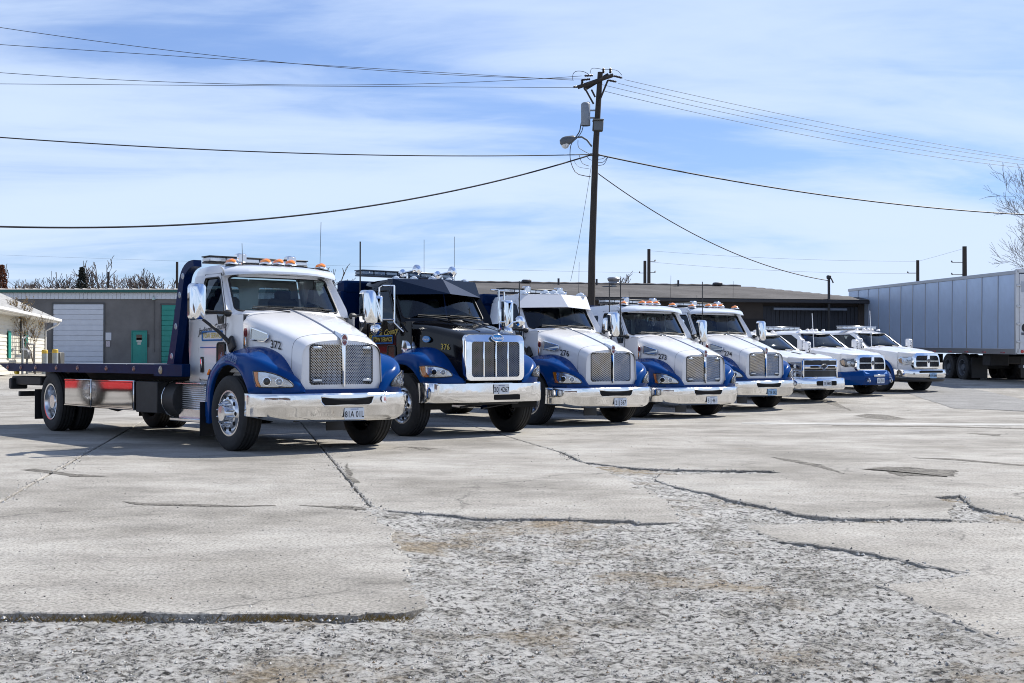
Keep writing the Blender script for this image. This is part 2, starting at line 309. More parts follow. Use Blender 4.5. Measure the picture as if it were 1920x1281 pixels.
# ------------------------------------------------------------------ ground
from mathutils import noise as NZ
def ground_mat(name, kind):
    m = bpy.data.materials.new(name); nt, N, L, b = nodes_of(m); b.inputs['Roughness'].default_value = 0.9; b.inputs['Specular IOR Level'].default_value = 0.25
    geo = N.new('ShaderNodeNewGeometry')
    def noise(sc, det=6, rough=0.6, dist=0.0, stretch=None):
        n = N.new('ShaderNodeTexNoise'); n.inputs['Scale'].default_value = sc; n.inputs['Detail'].default_value = det; n.inputs['Roughness'].default_value = rough; n.inputs['Distortion'].default_value = dist
        if stretch:
            mp = N.new('ShaderNodeMapping'); mp.inputs['Scale'].default_value = stretch; mp.inputs['Rotation'].default_value = (0, 0, R(11)); L.new(geo.outputs['Position'], mp.inputs[0]); L.new(mp.outputs[0], n.inputs[0])
        else: L.new(geo.outputs['Position'], n.inputs[0])
        return n.outputs[0]
    def ramp(x, stops):
        r = N.new('ShaderNodeValToRGB'); L.new(x, r.inputs[0]); e = r.color_ramp.elements
        while len(e) < len(stops): e.new(0.5)
        for k, (p, c) in enumerate(stops): e[k].position = p; e[k].color = (*((c, c, c) if isinstance(c, float) else c), 1)
        return r.outputs[0]
    def mix(f, a, c, typ='MIX'):
        x = N.new('ShaderNodeMix'); x.data_type = 'RGBA'; x.blend_type = typ
        if isinstance(f, float): x.inputs[0].default_value = f
        else: L.new(f, x.inputs[0])
        for i, s in ((6, a), (7, c)):
            if isinstance(s, tuple): x.inputs[i].default_value = (*s, 1)
            else: L.new(s, x.inputs[i])
        return x.outputs[2]
    def bump(h, st, dist, prev=None):
        bp = N.new('ShaderNodeBump'); bp.inputs['Strength'].default_value = st; bp.inputs['Distance'].default_value = dist; L.new(h, bp.inputs['Height'])
        if prev: L.new(prev, bp.inputs['Normal'])
        return bp.outputs[0]
    if kind == 'concrete':
        base = ramp(noise(0.45, 8, 0.65), [(0.38, (0.25, 0.233, 0.203)), (0.50, (0.345, 0.324, 0.288)), (0.62, (0.42, 0.40, 0.36))])
        fine = ramp(noise(48, 5, 0.66), [(0.36, 0.42), (0.44, 0.84), (0.52, 1.02), (0.62, 1.25)])
        c = mix(1.0, base, fine, 'MULTIPLY')
        streak = ramp(noise(1.3, 8, 0.75, 0.2, (1.0, 1.5, 1)), [(0.40, 1.08), (0.52, 0.95), (0.64, 0.72)]); c = mix(0.75, c, streak, 'MULTIPLY')
        pits = ramp(noise(16, 6, 0.85), [(0.0, 0.2), (0.385, 0.35), (0.425, 1.0), (1.0, 1.0)]); c = mix(0.75, c, pits, 'MULTIPLY')
        vo = N.new('ShaderNodeTexVoronoi'); vo.inputs['Scale'].default_value = 9.0; vo.inputs['Randomness'].default_value = 1.0; L.new(geo.outputs['Position'], vo.inputs[0])
        chips = ramp(vo.outputs['Distance'], [(0.0, 0.3), (0.06, 0.4), (0.085, 1.0), (1.0, 1.0)]); c = mix(0.75, c, chips, 'MULTIPLY')
        # hairline cracks: the borders of large, warped cells
        wv = N.new('ShaderNodeTexNoise'); wv.inputs['Scale'].default_value = 1.1; wv.inputs['Detail'].default_value = 5; L.new(geo.outputs['Position'], wv.inputs[0])
        ad = N.new('ShaderNodeVectorMath'); ad.operation = 'ADD'; L.new(geo.outputs['Position'], ad.inputs[0]); L.new(wv.outputs['Color'], ad.inputs[1])
        vc = N.new('ShaderNodeTexVoronoi'); vc.feature = 'DISTANCE_TO_EDGE'; vc.inputs['Scale'].default_value = 0.23; L.new(ad.outputs[0], vc.inputs[0])
        crack = ramp(vc.outputs['Distance'], [(0.0, 0.42), (0.0022, 0.5), (0.0045, 1.0), (1.0, 1.0)]); gate = ramp(noise(0.6, 3), [(0.45, 0.0), (0.6, 1.0)]); c = mix(gate, c, mix(1.0, c, crack, 'MULTIPLY'))
        oil = ramp(noise(1.6, 5, 0.7, 0.5), [(0.62, 1.0), (0.72, 0.62), (0.85, 0.5)]); c = mix(0.7, c, oil, 'MULTIPLY')
        rust = ramp(noise(0.8, 5, 0.6, 0.6), [(0.66, 0.0), (0.8, 0.6)]); c = mix(rust, c, (0.26, 0.20, 0.13))
        L.new(c, b.inputs['Base Color'])
        L.new(bump(noise(70, 6, 0.8), 0.55, 0.012, bump(noise(5, 6, 0.7), 0.4, 0.03)), b.inputs['Normal'])
    elif kind == 'gravel':
        # worn-off surface: pale cement crust, exposed aggregate, brown dust
        a = noise(2.0, 9, 0.85, 0.3); crust = ramp(a, [(0.42, 0.0), (0.51, 1.0)])
        grit = ramp(noise(34, 5, 0.62), [(0.38, (0.03, 0.028, 0.025)), (0.46, (0.14, 0.132, 0.116)), (0.52, (0.34, 0.32, 0.275)), (0.60, (0.50, 0.475, 0.425))])
        pale = ramp(noise(26, 6, 0.66), [(0.37, (0.04, 0.038, 0.035)), (0.42, (0.22, 0.21, 0.19)), (0.465, (0.56, 0.54, 0.50)), (0.58, (0.72, 0.70, 0.66))])
        c = mix(crust, grit, pale)
        vo = N.new('ShaderNodeTexVoronoi'); vo.inputs['Scale'].default_value = 34.0; L.new(geo.outputs['Position'], vo.inputs[0])
        st = ramp(vo.outputs['Distance'], [(0.0, 0.25), (0.20, 0.4), (0.28, 1.0), (1.0, 1.0)]); c = mix(ramp(noise(5, 4), [(0.46, 0.0), (0.54, 0.9)]), c, mix(1.0, c, st, 'MULTIPLY'))
        dust = ramp(noise(0.8, 6, 0.65, 0.4), [(0.53, 0.0), (0.64, 0.8)]); c = mix(dust, c, mix(1.0, mix(0.35, grit, (0.42, 0.36, 0.27)), (1.0, 0.86, 0.66), 'MULTIPLY'))
        L.new(c, b.inputs['Base Color'])
        L.new(bump(noise(38, 6, 0.85), 1.0, 0.03, bump(noise(8, 6, 0.75), 0.8, 0.05)), b.inputs['Normal'])
    elif kind == 'asphalt':
        c = ramp(noise(40, 5, 0.8), [(0.40, (0.13, 0.128, 0.122)), (0.50, (0.24, 0.235, 0.225)), (0.60, (0.36, 0.35, 0.33))])
        c = mix(0.7, c, ramp(noise(1.2, 6), [(0.35, 0.75), (0.65, 1.15)]), 'MULTIPLY'); L.new(c, b.inputs['Base Color']); L.new(bump(noise(60, 5, 0.8), 0.6, 0.012), b.inputs['Normal'])
    elif kind == 'crack':
        c = mix(ramp(noise(7, 6, 0.8), [(0.46, 0.0), (0.52, 1.0)]), (0.24, 0.222, 0.19), ramp(noise(45, 5, 0.65), [(0.40, (0.02, 0.018, 0.016)), (0.5, (0.09, 0.083, 0.072)), (0.60, (0.34, 0.315, 0.27))])); L.new(c, b.inputs['Base Color']); L.new(bump(noise(45, 6, 0.8), 1.0, 0.02), b.inputs['Normal'])
    return m
concrete = ground_mat("worn_concrete", 'concrete'); gravel_m = ground_mat("exposed_gravel", 'gravel'); asphalt = ground_mat("asphalt_patch", 'asphalt'); crack_m = ground_mat("crack_rubble", 'crack')
def ground_sheet():
    m = M(); ys = [-40, 0, 3, 8, 16, 24, 30.5, 36, 42, 49.5, 57, 65.5, 90, 140, 300, 800, 2500]; xs = [-2500, -600, -200, -80, -40, -20, -8, 0, 8, 20, 40, 80, 200, 600, 2500]
    return m.grid(lambda x, y: (x, y, rise(y) - 0.16), xs, ys)
ground = tag(put("ground", ground_sheet(), gravel_m, smooth=0), kind='structure')
RAMPS = [(*gpx(a, b), *gpx(c, d)) for a, b, c, d in ((1640, 1095, 1920, 1214), (1920, 1214, 2100, 1290), (805, 1134, 768, 1048), (768, 1048, 735, 1010), (738, 992, 690, 951), (1280, 979, 1255, 940), (1255, 940, 1130, 880), (1810, 1074, 1640, 1095), (1395, 984, 1450, 1006), (1775, 957, 1935, 975))]
def gravel_bed():
    m = M(); ys = []; y = 3.2
    while y < 18.5: ys.append(y); y *= 1.0058
    nu = 380
    vs = []; 
    for y in ys:
        for k in range(nu + 1):
            x = (k / nu - 0.42) * 1.15 * y
            p = Vector((x, y, 0.0))
            h = 0.016 * NZ.noise(p * 1.1) + 0.012 * NZ.noise(p * 4.0) + 0.013 * NZ.noise(p * 13.0) + 0.012 * NZ.noise(p * 31.0)
            pit = NZ.noise(p * 7.0 + Vector((9, 3, 1))); h -= 0.012 * max(0, pit - 0.15) * 2
            up = 0.0
            for ax, ay, bx, by in RAMPS:
                if min(ax, bx) - .5 < x < max(ax, bx) + .5 and min(ay, by) - .5 < y < max(ay, by) + .5:
                    ex, ey = bx - ax, by - ay; tt = min(1, max(0, ((x - ax) * ex + (y - ay) * ey) / (ex * ex + ey * ey))); dd = math.hypot(x - ax - ex * tt, y - ay - ey * tt); up = max(up, 1 - dd / .35)
            vs.append((x, y, -0.024 + h * .75 + up * .021 - (.02 if x < -.45 and 6.08 < y < 6.6 else 0) * min(1, max(0, (y - 6.08) / .12))))
    n = nu + 1
    m.add(vs, [(i * n + j, i * n + j + 1, (i + 1) * n + j + 1, (i + 1) * n + j) for i in range(len(ys) - 1) for j in range(nu)])
    return m.mesh("gravel_bed", gravel_m, 0, False)
gb = put("gravel_bed", gravel_bed()); gb.data.shade_smooth(); tag(gb, kind='stuff', label="pale worn gravel showing where the concrete has broken away", cat="gravel")
def jitter_poly(pts, amp, step):
    """pts: (x, y, rough) world points; rough edges are broken up"""
    out = []
    for i, a in enumerate(pts):
        b = pts[(i + 1) % len(pts)]; d = math.dist(a[:2], b[:2]); n = max(1, int(d / step)) if a[2] else 1
        for k in range(n):
            t = k / n; x, y = lerp(a[0], b[0], t), lerp(a[1], b[1], t)
            if a[2] and n > 1:
                p = Vector((x * 2.2, y * 2.2, 0)); q = Vector((x * 9, y * 9, 5)); g = Vector((x * 26, y * 26, 2))
                x += amp * a[2] * (NZ.noise(p) + 0.6 * NZ.noise(q) + 0.4 * NZ.noise(g)); y += amp * a[2] * (NZ.noise(p + Vector((7, 1, 3))) + 0.6 * NZ.noise(q + Vector((2, 8, 1))) + 0.4 * NZ.noise(g + Vector((1, 1, 8))))
            out.append((x, y))
    return out
SLABS = []; EDGES = []
def slab(pts, amp=0.05, step=0.05, top=0.0):
    poly = jitter_poly(pts, amp, step); SLABS.append(poly); m = M(); n = len(poly)
    A = sum(a[0] * b[1] - b[0] * a[1] for a, b in zip(poly, poly[1:] + poly[:1]))
    if A < 0: poly.reverse()
    inner = []; rim = []
    for i, (x, y) in enumerate(poly):
        a, b = poly[i - 1], poly[(i + 1) % n]; tx, ty = b[0] - a[0], b[1] - a[1]; l = math.hypot(tx, ty) or 1; q = .5 + .5 * NZ.noise(Vector((x * 6, y * 6, 4))); w = .006 + .03 * q * q
        inner.append((x - ty / l * w, y + tx / l * w, top)); rim.append((x, y, top - .002 - .016 * q * (0.6 + .8 * NZ.noise(Vector((x * 17, y * 17, 1))))))
    vs = inner + rim + [(x, y, -0.15) for x, y in poly]
    m.add(vs, [tuple(range(n))] + [(i, n + i, n + (i + 1) % n, (i + 1) % n) for i in range(n)] + [(n + i, 2 * n + i, 2 * n + (i + 1) % n, n + (i + 1) % n) for i in range(n)])
    EDGES.extend(p for p in poly if abs(p[0]) < .5 * p[1] + 1 and p[1] < 18 and not (p[1] > 18))
    return put("slab", m, concrete, ground, smooth=0)
def P(l, rough=1.0): return [(*gpx(*p), rough) for p in l]
J = 0.012
def jx(c, y): return c - 0.2 * (y - 10.8)
slab([(-45, 6.3, 1), (jx(-4.28, 6.25) - J, 6.25, 0.15), (jx(-4.28, 30.5) - J, 30.5, 0), (-45, 30.5, 0)], 0.035)
slab([(jx(-4.28, 6.25) + J, 6.25, 1)] + P([(420, 1147), (600, 1149), (760, 1146), (805, 1134), (800, 1108), (772, 1066), (768, 1048), (735, 1015), (738, 992), (700, 966), (690, 951)])[:-1] + [(jx(-1.18, 10.6) - J, 10.6, 0.3), (jx(-1.18, 16) - J, 16, 0.1), (jx(-1.18, 30.5) - J, 30.5, 0), (jx(-4.28, 30.5) + J, 30.5, 0.15)], 0.05)
slab([(jx(-1.18, 10.55) + J, 10.55, 1)] + P([(760, 958), (830, 963), (900, 970), (1000, 971), (1100, 972), (1175, 974), (1197, 980), (1280, 979), (1268, 957), (1255, 940), (1220, 920), (1175, 900), (1130, 880), (1075, 862), (1049, 847)]) + [(jx(1.9, 17.4) - J, 17.4, 0.2), (jx(1.9, 30.5) - J, 30.5, 0), (jx(-1.18, 30.5) + J, 30.5, 0.1), (jx(-1.18, 16) + J, 16, 0.3)], 0.045)
slab(P([(1056, 847), (1095, 866), (1125, 870), (1185, 876), (1235, 879), (1360, 881), (1445, 882), (1462, 886), (1380, 888), (1240, 890), (1228, 899), (1260, 911), (1325, 922), (1385, 940), (1435, 947), (1490, 962), (1560, 969), (1660, 971), (1780, 972), (1775, 957), (1790, 945), (1748, 930), (1800, 927), (1815, 944), (1870, 961), (1935, 975), (2150, 985)]) + [(45, 9.0, 0), (45, 30.5, 0), (jx(1.9, 30.5) + J, 30.5, 0.1), (jx(1.9, 17.4) + J, 17.4, 0.2)], 0.04)
slab(P([(1395, 984), (1450, 1012), (1520, 1018), (1620, 1033), (1750, 1060), (1810, 1074), (1765, 1086), (1640, 1095), (1720, 1130), (1800, 1165), (1920, 1214), (2200, 1330)]) + [(14, 4.4, 0), (14, 8.9, 0)] + P([(2150, 990), (1935, 981), (1780, 979), (1600, 980)]), 0.045)
def far_lot():
    m = M(); ys = [30.51 + 1.0 * k for k in range(20)] + [52, 56, 60, 65.5, 80, 100, 135, 200]; xs = [-130, -60, -30, -15, 0, 15, 30, 60, 130]
    return m.grid(lambda x, y: (x, y, rise(y)), xs, ys)
put("slab", far_lot(), concrete, ground, smooth=0)
def sheet(name, px, mt, z=0.004, amp=0.04, step=0.08, rough=1.0):
    poly = jitter_poly(P(px, rough), amp, step); m = M(); m.add([(x, y, z + rise(y)) for x, y in poly], [tuple(range(len(poly)))]); return put(name, m, mt, ground, smooth=0)
def ysheet(name, px, Ys, mt, z=0.005):
    m = M(); m.add([(*(at(x, 0, y).xy), rise(y) + z) for x, y in zip(px, Ys)], [tuple(range(len(px)))]); return put(name, m, mt, ground, smooth=0)
sheet("asphalt_patch", [(1640, 740), (1668, 735), (1745, 739), (1850, 750), (1990, 768), (2080, 777), (1850, 770), (1790, 769), (1720, 756)], asphalt, 0.006, 0.05, 0.25)
pale_c = mat("pale_concrete_strip", (0.43, 0.42, 0.39), 0.85, vary=0.25, vscale=2.0, bump=0.3)
sheet("pale_strip", [(1390, 792.5), (1560, 793), (1760, 794), (2100, 796), (2100, 799), (1760, 797.5), (1560, 796.5), (1390, 794.5)], pale_c, 0.004, 0.03, 0.2)
for pts in ([(233, 941), (262, 943), (340, 945), (440, 948), (520, 947), (520, 949), (430, 951), (330, 948), (255, 946)], [(690, 952), (660, 948), (620, 949), (560, 947), (625, 952), (690, 957)],
            [(1440, 857), (1480, 861), (1540, 872), (1590, 890), (1540, 877), (1480, 865)], [(1612, 878), (1700, 876), (1780, 883), (1812, 891), (1760, 894), (1690, 893), (1650, 882)], [(1625, 776), (1660, 778), (1700, 786), (1660, 787), (1600, 780)],
            [(648, 868), (662, 890), (672, 905), (660, 905), (648, 885)], [(1480, 748), (1560, 760), (1600, 772), (1560, 765)], [(1700, 858), (1790, 860), (1920, 872), (1920, 874), (1790, 863)], [(1560, 797.5), (1760, 799), (1920, 803), (1920, 805), (1760, 801), (1560, 799)], [(40, 881), (70, 879), (140, 889), (210, 893), (140, 894), (70, 884)], [(760, 838), (820, 841), (800, 845)], [(1810, 812), (1880, 815), (1870, 818)]):
    sheet("crack", pts, crack_m, 0.003, 0.045 if pts[0][0] != 1612 else 0.16, 0.03)
def inside(p, poly):
    r = False; j = len(poly) - 1
    for i in range(len(poly)):
        (xi, yi), (xj, yj) = poly[i], poly[j]
        if (yi > p[1]) != (yj > p[1]) and p[0] < (xj - xi) * (p[1] - yi) / (yj - yi) + xi: r = not r
        j = i
    return r
BB = [(min(p[0] for p in s), max(p[0] for p in s), min(p[1] for p in s), max(p[1] for p in s)) for s in SLABS]
def on_slab(x, y):
    for s, b in zip(SLABS, BB):
        if b[0] <= x <= b[1] and b[2] <= y <= b[3] and inside((x, y), s): return True
    return False
def stones(n, name, mats, seed, lo, hi, keep_on, keep_off):
    rr = random.Random(seed); m = M(); k = 0; tries = 0
    base = [(1, 0, 0), (-1, 0, 0), (0, 1, 0), (0, -1, 0), (0, 0, 1)]; fs = [(0, 2, 4), (2, 1, 4), (1, 3, 4), (3, 0, 4)]
    while k < n and tries < n * 12:
        tries += 1
        y = 3.6 * math.exp(rr.random() ** 0.8 * 1.75); x = (rr.random() - 0.45) * 1.05 * y
        s = on_slab(x, y)
        dens = 0.5 + 0.5 * NZ.noise(Vector((x * 0.9, y * 0.9, 3)))
        if rr.random() > (keep_on * dens if s else keep_off * (0.4 + dens)): continue
        r = lo + (hi - lo) * rr.random() ** 4; a = rr.random() * 6.28; z = 0.0 if s else -0.024 + 0.012 * NZ.noise(Vector((x, y, 0)) * 1.1) + 0.009 * NZ.noise(Vector((x, y, 0)) * 4.0)
        ca, sa = math.cos(a), math.sin(a); q = [(0.7 + 0.6 * rr.random()) for _ in range(5)]; m.mi = rr.randrange(len(mats))
        m.add([(x + r * w * (b[0] * ca - b[1] * sa), y + r * w * (b[0] * sa + b[1] * ca), z + r * 0.8 * w * b[2] - 0.001) for b, w in zip(base, q)], fs); k += 1
    o = put(name, m.mesh(name, mats, 0, False)); return o
st_d = mat("dark_stone", (0.075, 0.072, 0.068), 0.85); st_m = mat("grey_stone", (0.22, 0.21, 0.195), 0.85); st_l = mat("pale_stone", (0.50, 0.48, 0.44), 0.85); st_b = mat("brown_stone", (0.22, 0.165, 0.11), 0.85)
tag(stones(38000, "loose_stones", [st_d, st_d, st_m, st_m, st_l, st_b, st_m, st_l], 3, 0.0022, 0.010, 0.11, 0.8), kind='stuff', label="loose small stones strewn over gravel and broken concrete", cat="stones")
# crumbled lumps along the front edge of the nearest slab, and dry grass in the joint
def edge_lumps():
    rr = random.Random(5); m = M(); base = [(1, 0, 0), (-1, 0, 0), (0, 1, 0), (0, -1, 0), (0, 0, 1)]; fs = [(0, 2, 4), (2, 1, 4), (1, 3, 4), (3, 0, 4)]
    for k in range(12000):
        e = rr.choice(EDGES); q = NZ.noise(Vector((e[0] * 1.3, e[1] * 1.3, 6)))
        if rr.random() > .45 + q: continue
        sg = .035 + .05 * max(0, q); x = e[0] + rr.gauss(0, sg); y = e[1] + rr.gauss(-.01, sg); z = -.001 if on_slab(x, y) else -.020
        r = (.0022 + .011 * rr.random() ** 5) * (1.3 if z < -.01 else 1); a = rr.random() * 6.28; ca, sa = math.cos(a), math.sin(a); w = [(.7 + .6 * rr.random()) for _ in range(5)]; m.mi = rr.randrange(4)
        m.add([(x + r * v * (b[0] * ca - b[1] * sa), y + r * v * (b[0] * sa + b[1] * ca), z + r * v * b[2]) for b, v in zip(base, w)], fs)
    return m.mesh("concrete_crumbs", [st_l, st_m, st_d, st_l], 0, False)
tag(put("concrete_crumbs", edge_lumps()), kind='stuff', label="broken crumbs of concrete along the slab edges", cat="rubble")
def dry_grass():
    rr = random.Random(9); m = M()
    for k in range(900):
        c = rr.choice([(-2.05, 6.19, .16), (-1.85, 6.18, .12), (-1.2, 6.2, .14), (-1.0, 6.2, .12), (-0.62, 6.2, 0.1), (-2.6, 6.2, .2)])
        x = c[0] + rr.gauss(0, c[2]); y = c[1] + rr.gauss(0, 0.025); h = 0.015 + 0.03 * rr.random(); a = rr.random() * 6.28; lx, ly = math.cos(a) * h, math.sin(a) * h * .6; w = 0.0022
        m.add([(x - w, y, -0.03), (x + w, y, -0.03), (x + lx + w * .3, y + ly, -0.03 + h * .9)], [(0, 1, 2)])
    return m
tag(put("dry_grass", dry_grass(), mat("dry_grass", (0.20, 0.135, 0.035), 0.9), smooth=0), kind='stuff', label="tufts of dry brown grass in the joint of the near slab", cat="grass")
# ------------------------------------------------------------------ heavy trucks
# local frame: x forward from the front axle, y to the truck's left (driver's side), z up from the ground
def sgn(m, s): return m.mirror() if s < 0 else m
def tyre(rad, w, rimr, rim_off=0.0):
    """tyre about the y axis with tread grooves; outer side at +y"""
    h = w / 2; sh = 0.035; pr = [(rimr, -h * .80), (rimr + .03, -h * .97), (rimr + (rad - rimr) * .45, -h * 1.04), (rad - sh, -h * .97), (rad - .008, -h * .80)]
    g = 4
    for k in range(g):
        a = lerp(-h * .62, h * .62, k / (g - 1)); pr += [(rad, a - .016), (rad - .014, a - .008), (rad - .014, a + .008), (rad, a + .016)]
    pr += [(rad - .008, h * .80), (rad - sh, h * .97), (rad - sh - .02, h * 1.0), (rimr + (rad - rimr) * .45, h * 1.04), (rimr + .03, h * .97), (rimr, h * .80)]
    return M().lathe(pr, ax=(0, 1, 0), n=56)
def front_rim(rimr, off):
    """aluminium disc bulging outwards with ten hand holes, hub, nuts"""
    m = M(); m.lathe([(rimr + .012, off - .03), (rimr + .012, off), (rimr - .012, off), (rimr - .03, off - .035), (rimr - .06, off - .03), (rimr * .72, off + .012), (rimr * .62, off + .018), (rimr * .58, off - .012), (rimr * .40, off - .012), (rimr * .37, off + .0), (rimr * .37, off + .085), (rimr * .33, off + .105), (0.002, off + .11)], n=48)
    m.use(1)
    for k in range(10):
        a = 2 * math.pi * k / 10; c = (math.cos(a) * rimr * .74, off + .0155, math.sin(a) * rimr * .74)
        m.lathe([(0.001, .002), (rimr * .085, .002), (rimr * .10, -.006)], o=c, ax=(0, 1, 0), n=14)
    m.use(0)
    for k in range(10):
        a = 2 * math.pi * (k + .5) / 10; c = (math.cos(a) * rimr * .49, off - .012, math.sin(a) * rimr * .49)
        m.lathe([(.020, 0), (.020, .03), (.016, .035), (.014, .10), (.006, .115), (.001, .116)], o=c, ax=(0, 1, 0), n=8)
    return m
def rear_rim(rimr, off):
    m = M(); m.lathe([(rimr + .012, off - .02), (rimr + .012, off), (rimr - .012, off - .004), (rimr - .03, off - .05), (rimr - .035, off - .15), (rimr * .80, off - .165), (rimr * .45, off - .165), (rimr * .42, off - .13), (rimr * .42, off - .05), (rimr * .38, off - .03), (.002, off - .03)], n=48)
    m.use(1)
    for k in range(10):
        a = 2 * math.pi * k / 10; m.lathe([(0.001, .003), (rimr * .085, .003), (rimr * .1, -.004)], o=(math.cos(a) * rimr * .72, off - .165, math.sin(a) * rimr * .72), n=12)
    m.use(0)
    for k in range(10):
        a = 2 * math.pi * (k + .5) / 10; m.lathe([(.02, 0), (.02, .03), (.012, .05), (.001, .051)], o=(math.cos(a) * rimr * .52, off - .165, math.sin(a) * rimr * .52), n=8)
    return m
TR, TW, RR = 0.50, 0.27, 0.296
def add_wheel(parent, x, y, s, kind='front', key='', rad=TR, w=TW, rimr=RR, rim_mats=None, turn=0):
    """wheel > tyre, rim"""
    wo = empty("wheel", (x, y * s, rad)); wo.parent = parent; wo.rotation_euler = (0, 0, turn if s > 0 else math.pi + turn)
    put("tyre", lambda: tyre(rad, w, rimr), rubber, wo, key=('tyre', rad, w, rimr))
    fn = front_rim if kind == 'front' else rear_rim; off = w / 2 - (.02 if kind == 'front' else 0.0)
    put("rim", lambda: fn(rimr, off), rim_mats or [alum, dark], wo, key=('rim', kind, rimr, off, (rim_mats or [alum])[0].name))
    return wo
def half_profile_ring(hw, zt, zb, sh=(0.0, .008, .028, .055, .085, .135, .21)):
    fr = (0, .3, .6, .8, .9, .965, 1.0); half = [(f * hw, zt - d) for f, d in zip(fr, sh)] + [(hw * 1.012, lerp(zt - sh[-1], zb, .4)), (hw * 1.03, zb)]
    return [(-y, z) for y, z in reversed(half)] + half[1:]
HOODA = [(-.44, .86, 1.88), (-.2, .82, 1.825), (.1, .775, 1.745), (.4, .72, 1.655), (.7, .665, 1.555), (.86, .635, 1.50), (.95, .615, 1.462), (.99, .607, 1.43)]
def hood_w(x): return interp([(a, b) for a, b, c in HOODA], x)
def hood_z(x): return interp([(a, c) for a, b, c in HOODA], x)
GRA = dict(hw=.485, zb=.845, zt=1.365, x=1.0)
def hood_a():
    m = M(); rows = catmull(HOODA, 22)
    m.loft([[(x, y, z) for y, z in half_profile_ring(hw, zt, .765)] for x, hw, zt in rows], False)
    # front face with the grille opening
    x, hw, zt = HOODA[-1]; outer = [(y, z) for y, z in half_profile_ring(hw, zt, .765)]; outer = list(reversed(outer))
    hole = rrect(-GRA['hw'], GRA['hw'], GRA['zb'], GRA['zt'], (.05, .05), 4)
    hole = [(y, z + (0.02 * (1 - abs(y) / .5) if z > 1.2 else 0)) for y, z in hole]
    S = lambda y, z: (x + .012 - .05 * (y / .6) ** 2 - max(0, z - 1.3) * .12, y, z)
    panel_hole(m, S, outer, hole, 3, (0, 1.1), depth=(-.05, 0, 0))
    return m
def grille_bars(s, pitch=.036, w=.006, xo=0.0, hw=None, zb=None, zt=None, x0=None):
    """two layers of crossing diagonal wires, clipped to the opening"""
    m = M(); y0, y1, z0, z1 = .02, (hw or GRA['hw']) + .004, (zb or GRA['zb']) - .004, (zt or GRA['zt']) + .018
    X = lambda y, z: (x0 if x0 is not None else GRA['x'] - .004 - .05 * (y / .6) ** 2 - max(0, z - 1.3) * .1) + xo
    for d in (1, -1):
        c = (y0 - z1 if d > 0 else y0 + z0); end = (y1 - z0 if d > 0 else y1 + z1)
        while c < end:
            pts = []
            for y in (y0, y1):
                z = (y - c) * d
                if z0 <= z <= z1: pts.append((y, z))
            for z in (z0, z1):
                y = c + z * d
                if y0 < y < y1: pts.append((y, z))
            if len(pts) >= 2:
                (ya, za), (yb, zb_) = pts[0], pts[1]; l = math.hypot(yb - ya, zb_ - za)
                if l > .01:
                    ny, nz = -(zb_ - za) / l * w, (yb - ya) / l * w; o = .004 * d
                    vs = [(X(ya, za) + o, ya + ny, za + nz), (X(yb, zb_) + o, yb + ny, zb_ + nz), (X(yb, zb_) + o + .006, yb, zb_), (X(ya, za) + o + .006, ya, za), (X(yb, zb_) + o, yb - ny, zb_ - nz), (X(ya, za) + o, ya - ny, za - nz)]
                    m.add([(p[0], p[1] * s, p[2]) for p in vs], [(0, 1, 2, 3), (3, 2, 4, 5)])
            c += pitch
    return m
def grille_half(s):
    m = M(); us = [0.02, .25, GRA['hw'] + .005]; m.grid(lambda y, z: (GRA['x'] - .012 - .05 * (y / .6) ** 2 - max(0, z - 1.3) * .1, y * s, z), us, [GRA['zb'] - .005, 1.1, GRA['zt'] + .018]); return m
FEN_A = [  # plan x, y, wall bottom override(-1: wheel arch), shoulder z, inner x, inner y, inner z
    (-.84, 1.05, .62, -.84, .96, .66), (-.76, 1.10, .86, -.74, .92, .92), (-.62, 1.13, 1.04, -.60, .88, 1.11), (-.38, 1.15, 1.18, -.38, .85, 1.26), (-.08, 1.16, 1.26, -.08, .80, 1.335), (.22, 1.165, 1.265, .22, .75, 1.345),
    (.46, 1.16, 1.235, .46, .71, 1.29), (.64, 1.13, 1.19, .62, .685, 1.215), (.79, 1.06, 1.13, .74, .66, 1.11), (.91, .95, 1.06, .84, .64, .99), (.985, .81, .97, .93, .625, .88), (1.02, .67, .87, .98, .612, .80), (1.025, .58, .79, .995, .56, .775)]
def arch_z(x, r=.60, zb_front=.735, zb_rear=.30):
    if x > 0: return max(zb_front, TR + math.sqrt(max(0, r * r - x * x))) if x < r else zb_front
    return TR + math.sqrt(max(0, r * r - x * x)) if x > -r * .985 else zb_rear
def fender_rows(tab, n=64): return catmull(tab, n)
def fender(tab, arch, n=64):
    m = M(); rings = []
    for (px, py, zs, qx, qy, qz) in fender_rows(tab, n):
        zb = min(arch(px), zs - .05); d = Vector((qx - px, qy - py, 0)); d = d.normalized() if d.length > 1e-4 else Vector((0, -1, 0))
        rr = min(.11, (zs - zb) * .5); ring = []
        ring.append((px + d.x * .05, py + d.y * .05, zb + .01)); ring.append((px + d.x * .008, py + d.y * .008, zb))
        ring.append((px, py, zb + .012)); ring.append((px - d.x * .012, py - d.y * .012, lerp(zb, zs - rr, .5)))
        for k in range(6):
            a = R(90 * k / 5); ring.append((px + d.x * rr * (1 - math.cos(a)), py + d.y * rr * (1 - math.cos(a)), zs - rr + rr * math.sin(a)))
        l = ring[-1]
        for t in (.35, .7, 1.0): ring.append((lerp(l[0], qx, t), lerp(l[1], qy, t), lerp(zs, qz, math.sin(t * math.pi / 2))))
        ring.append((qx + d.x * .03, qy + d.y * .03, qz - .04)); rings.append(ring)
    m.loft(rings, False); return m
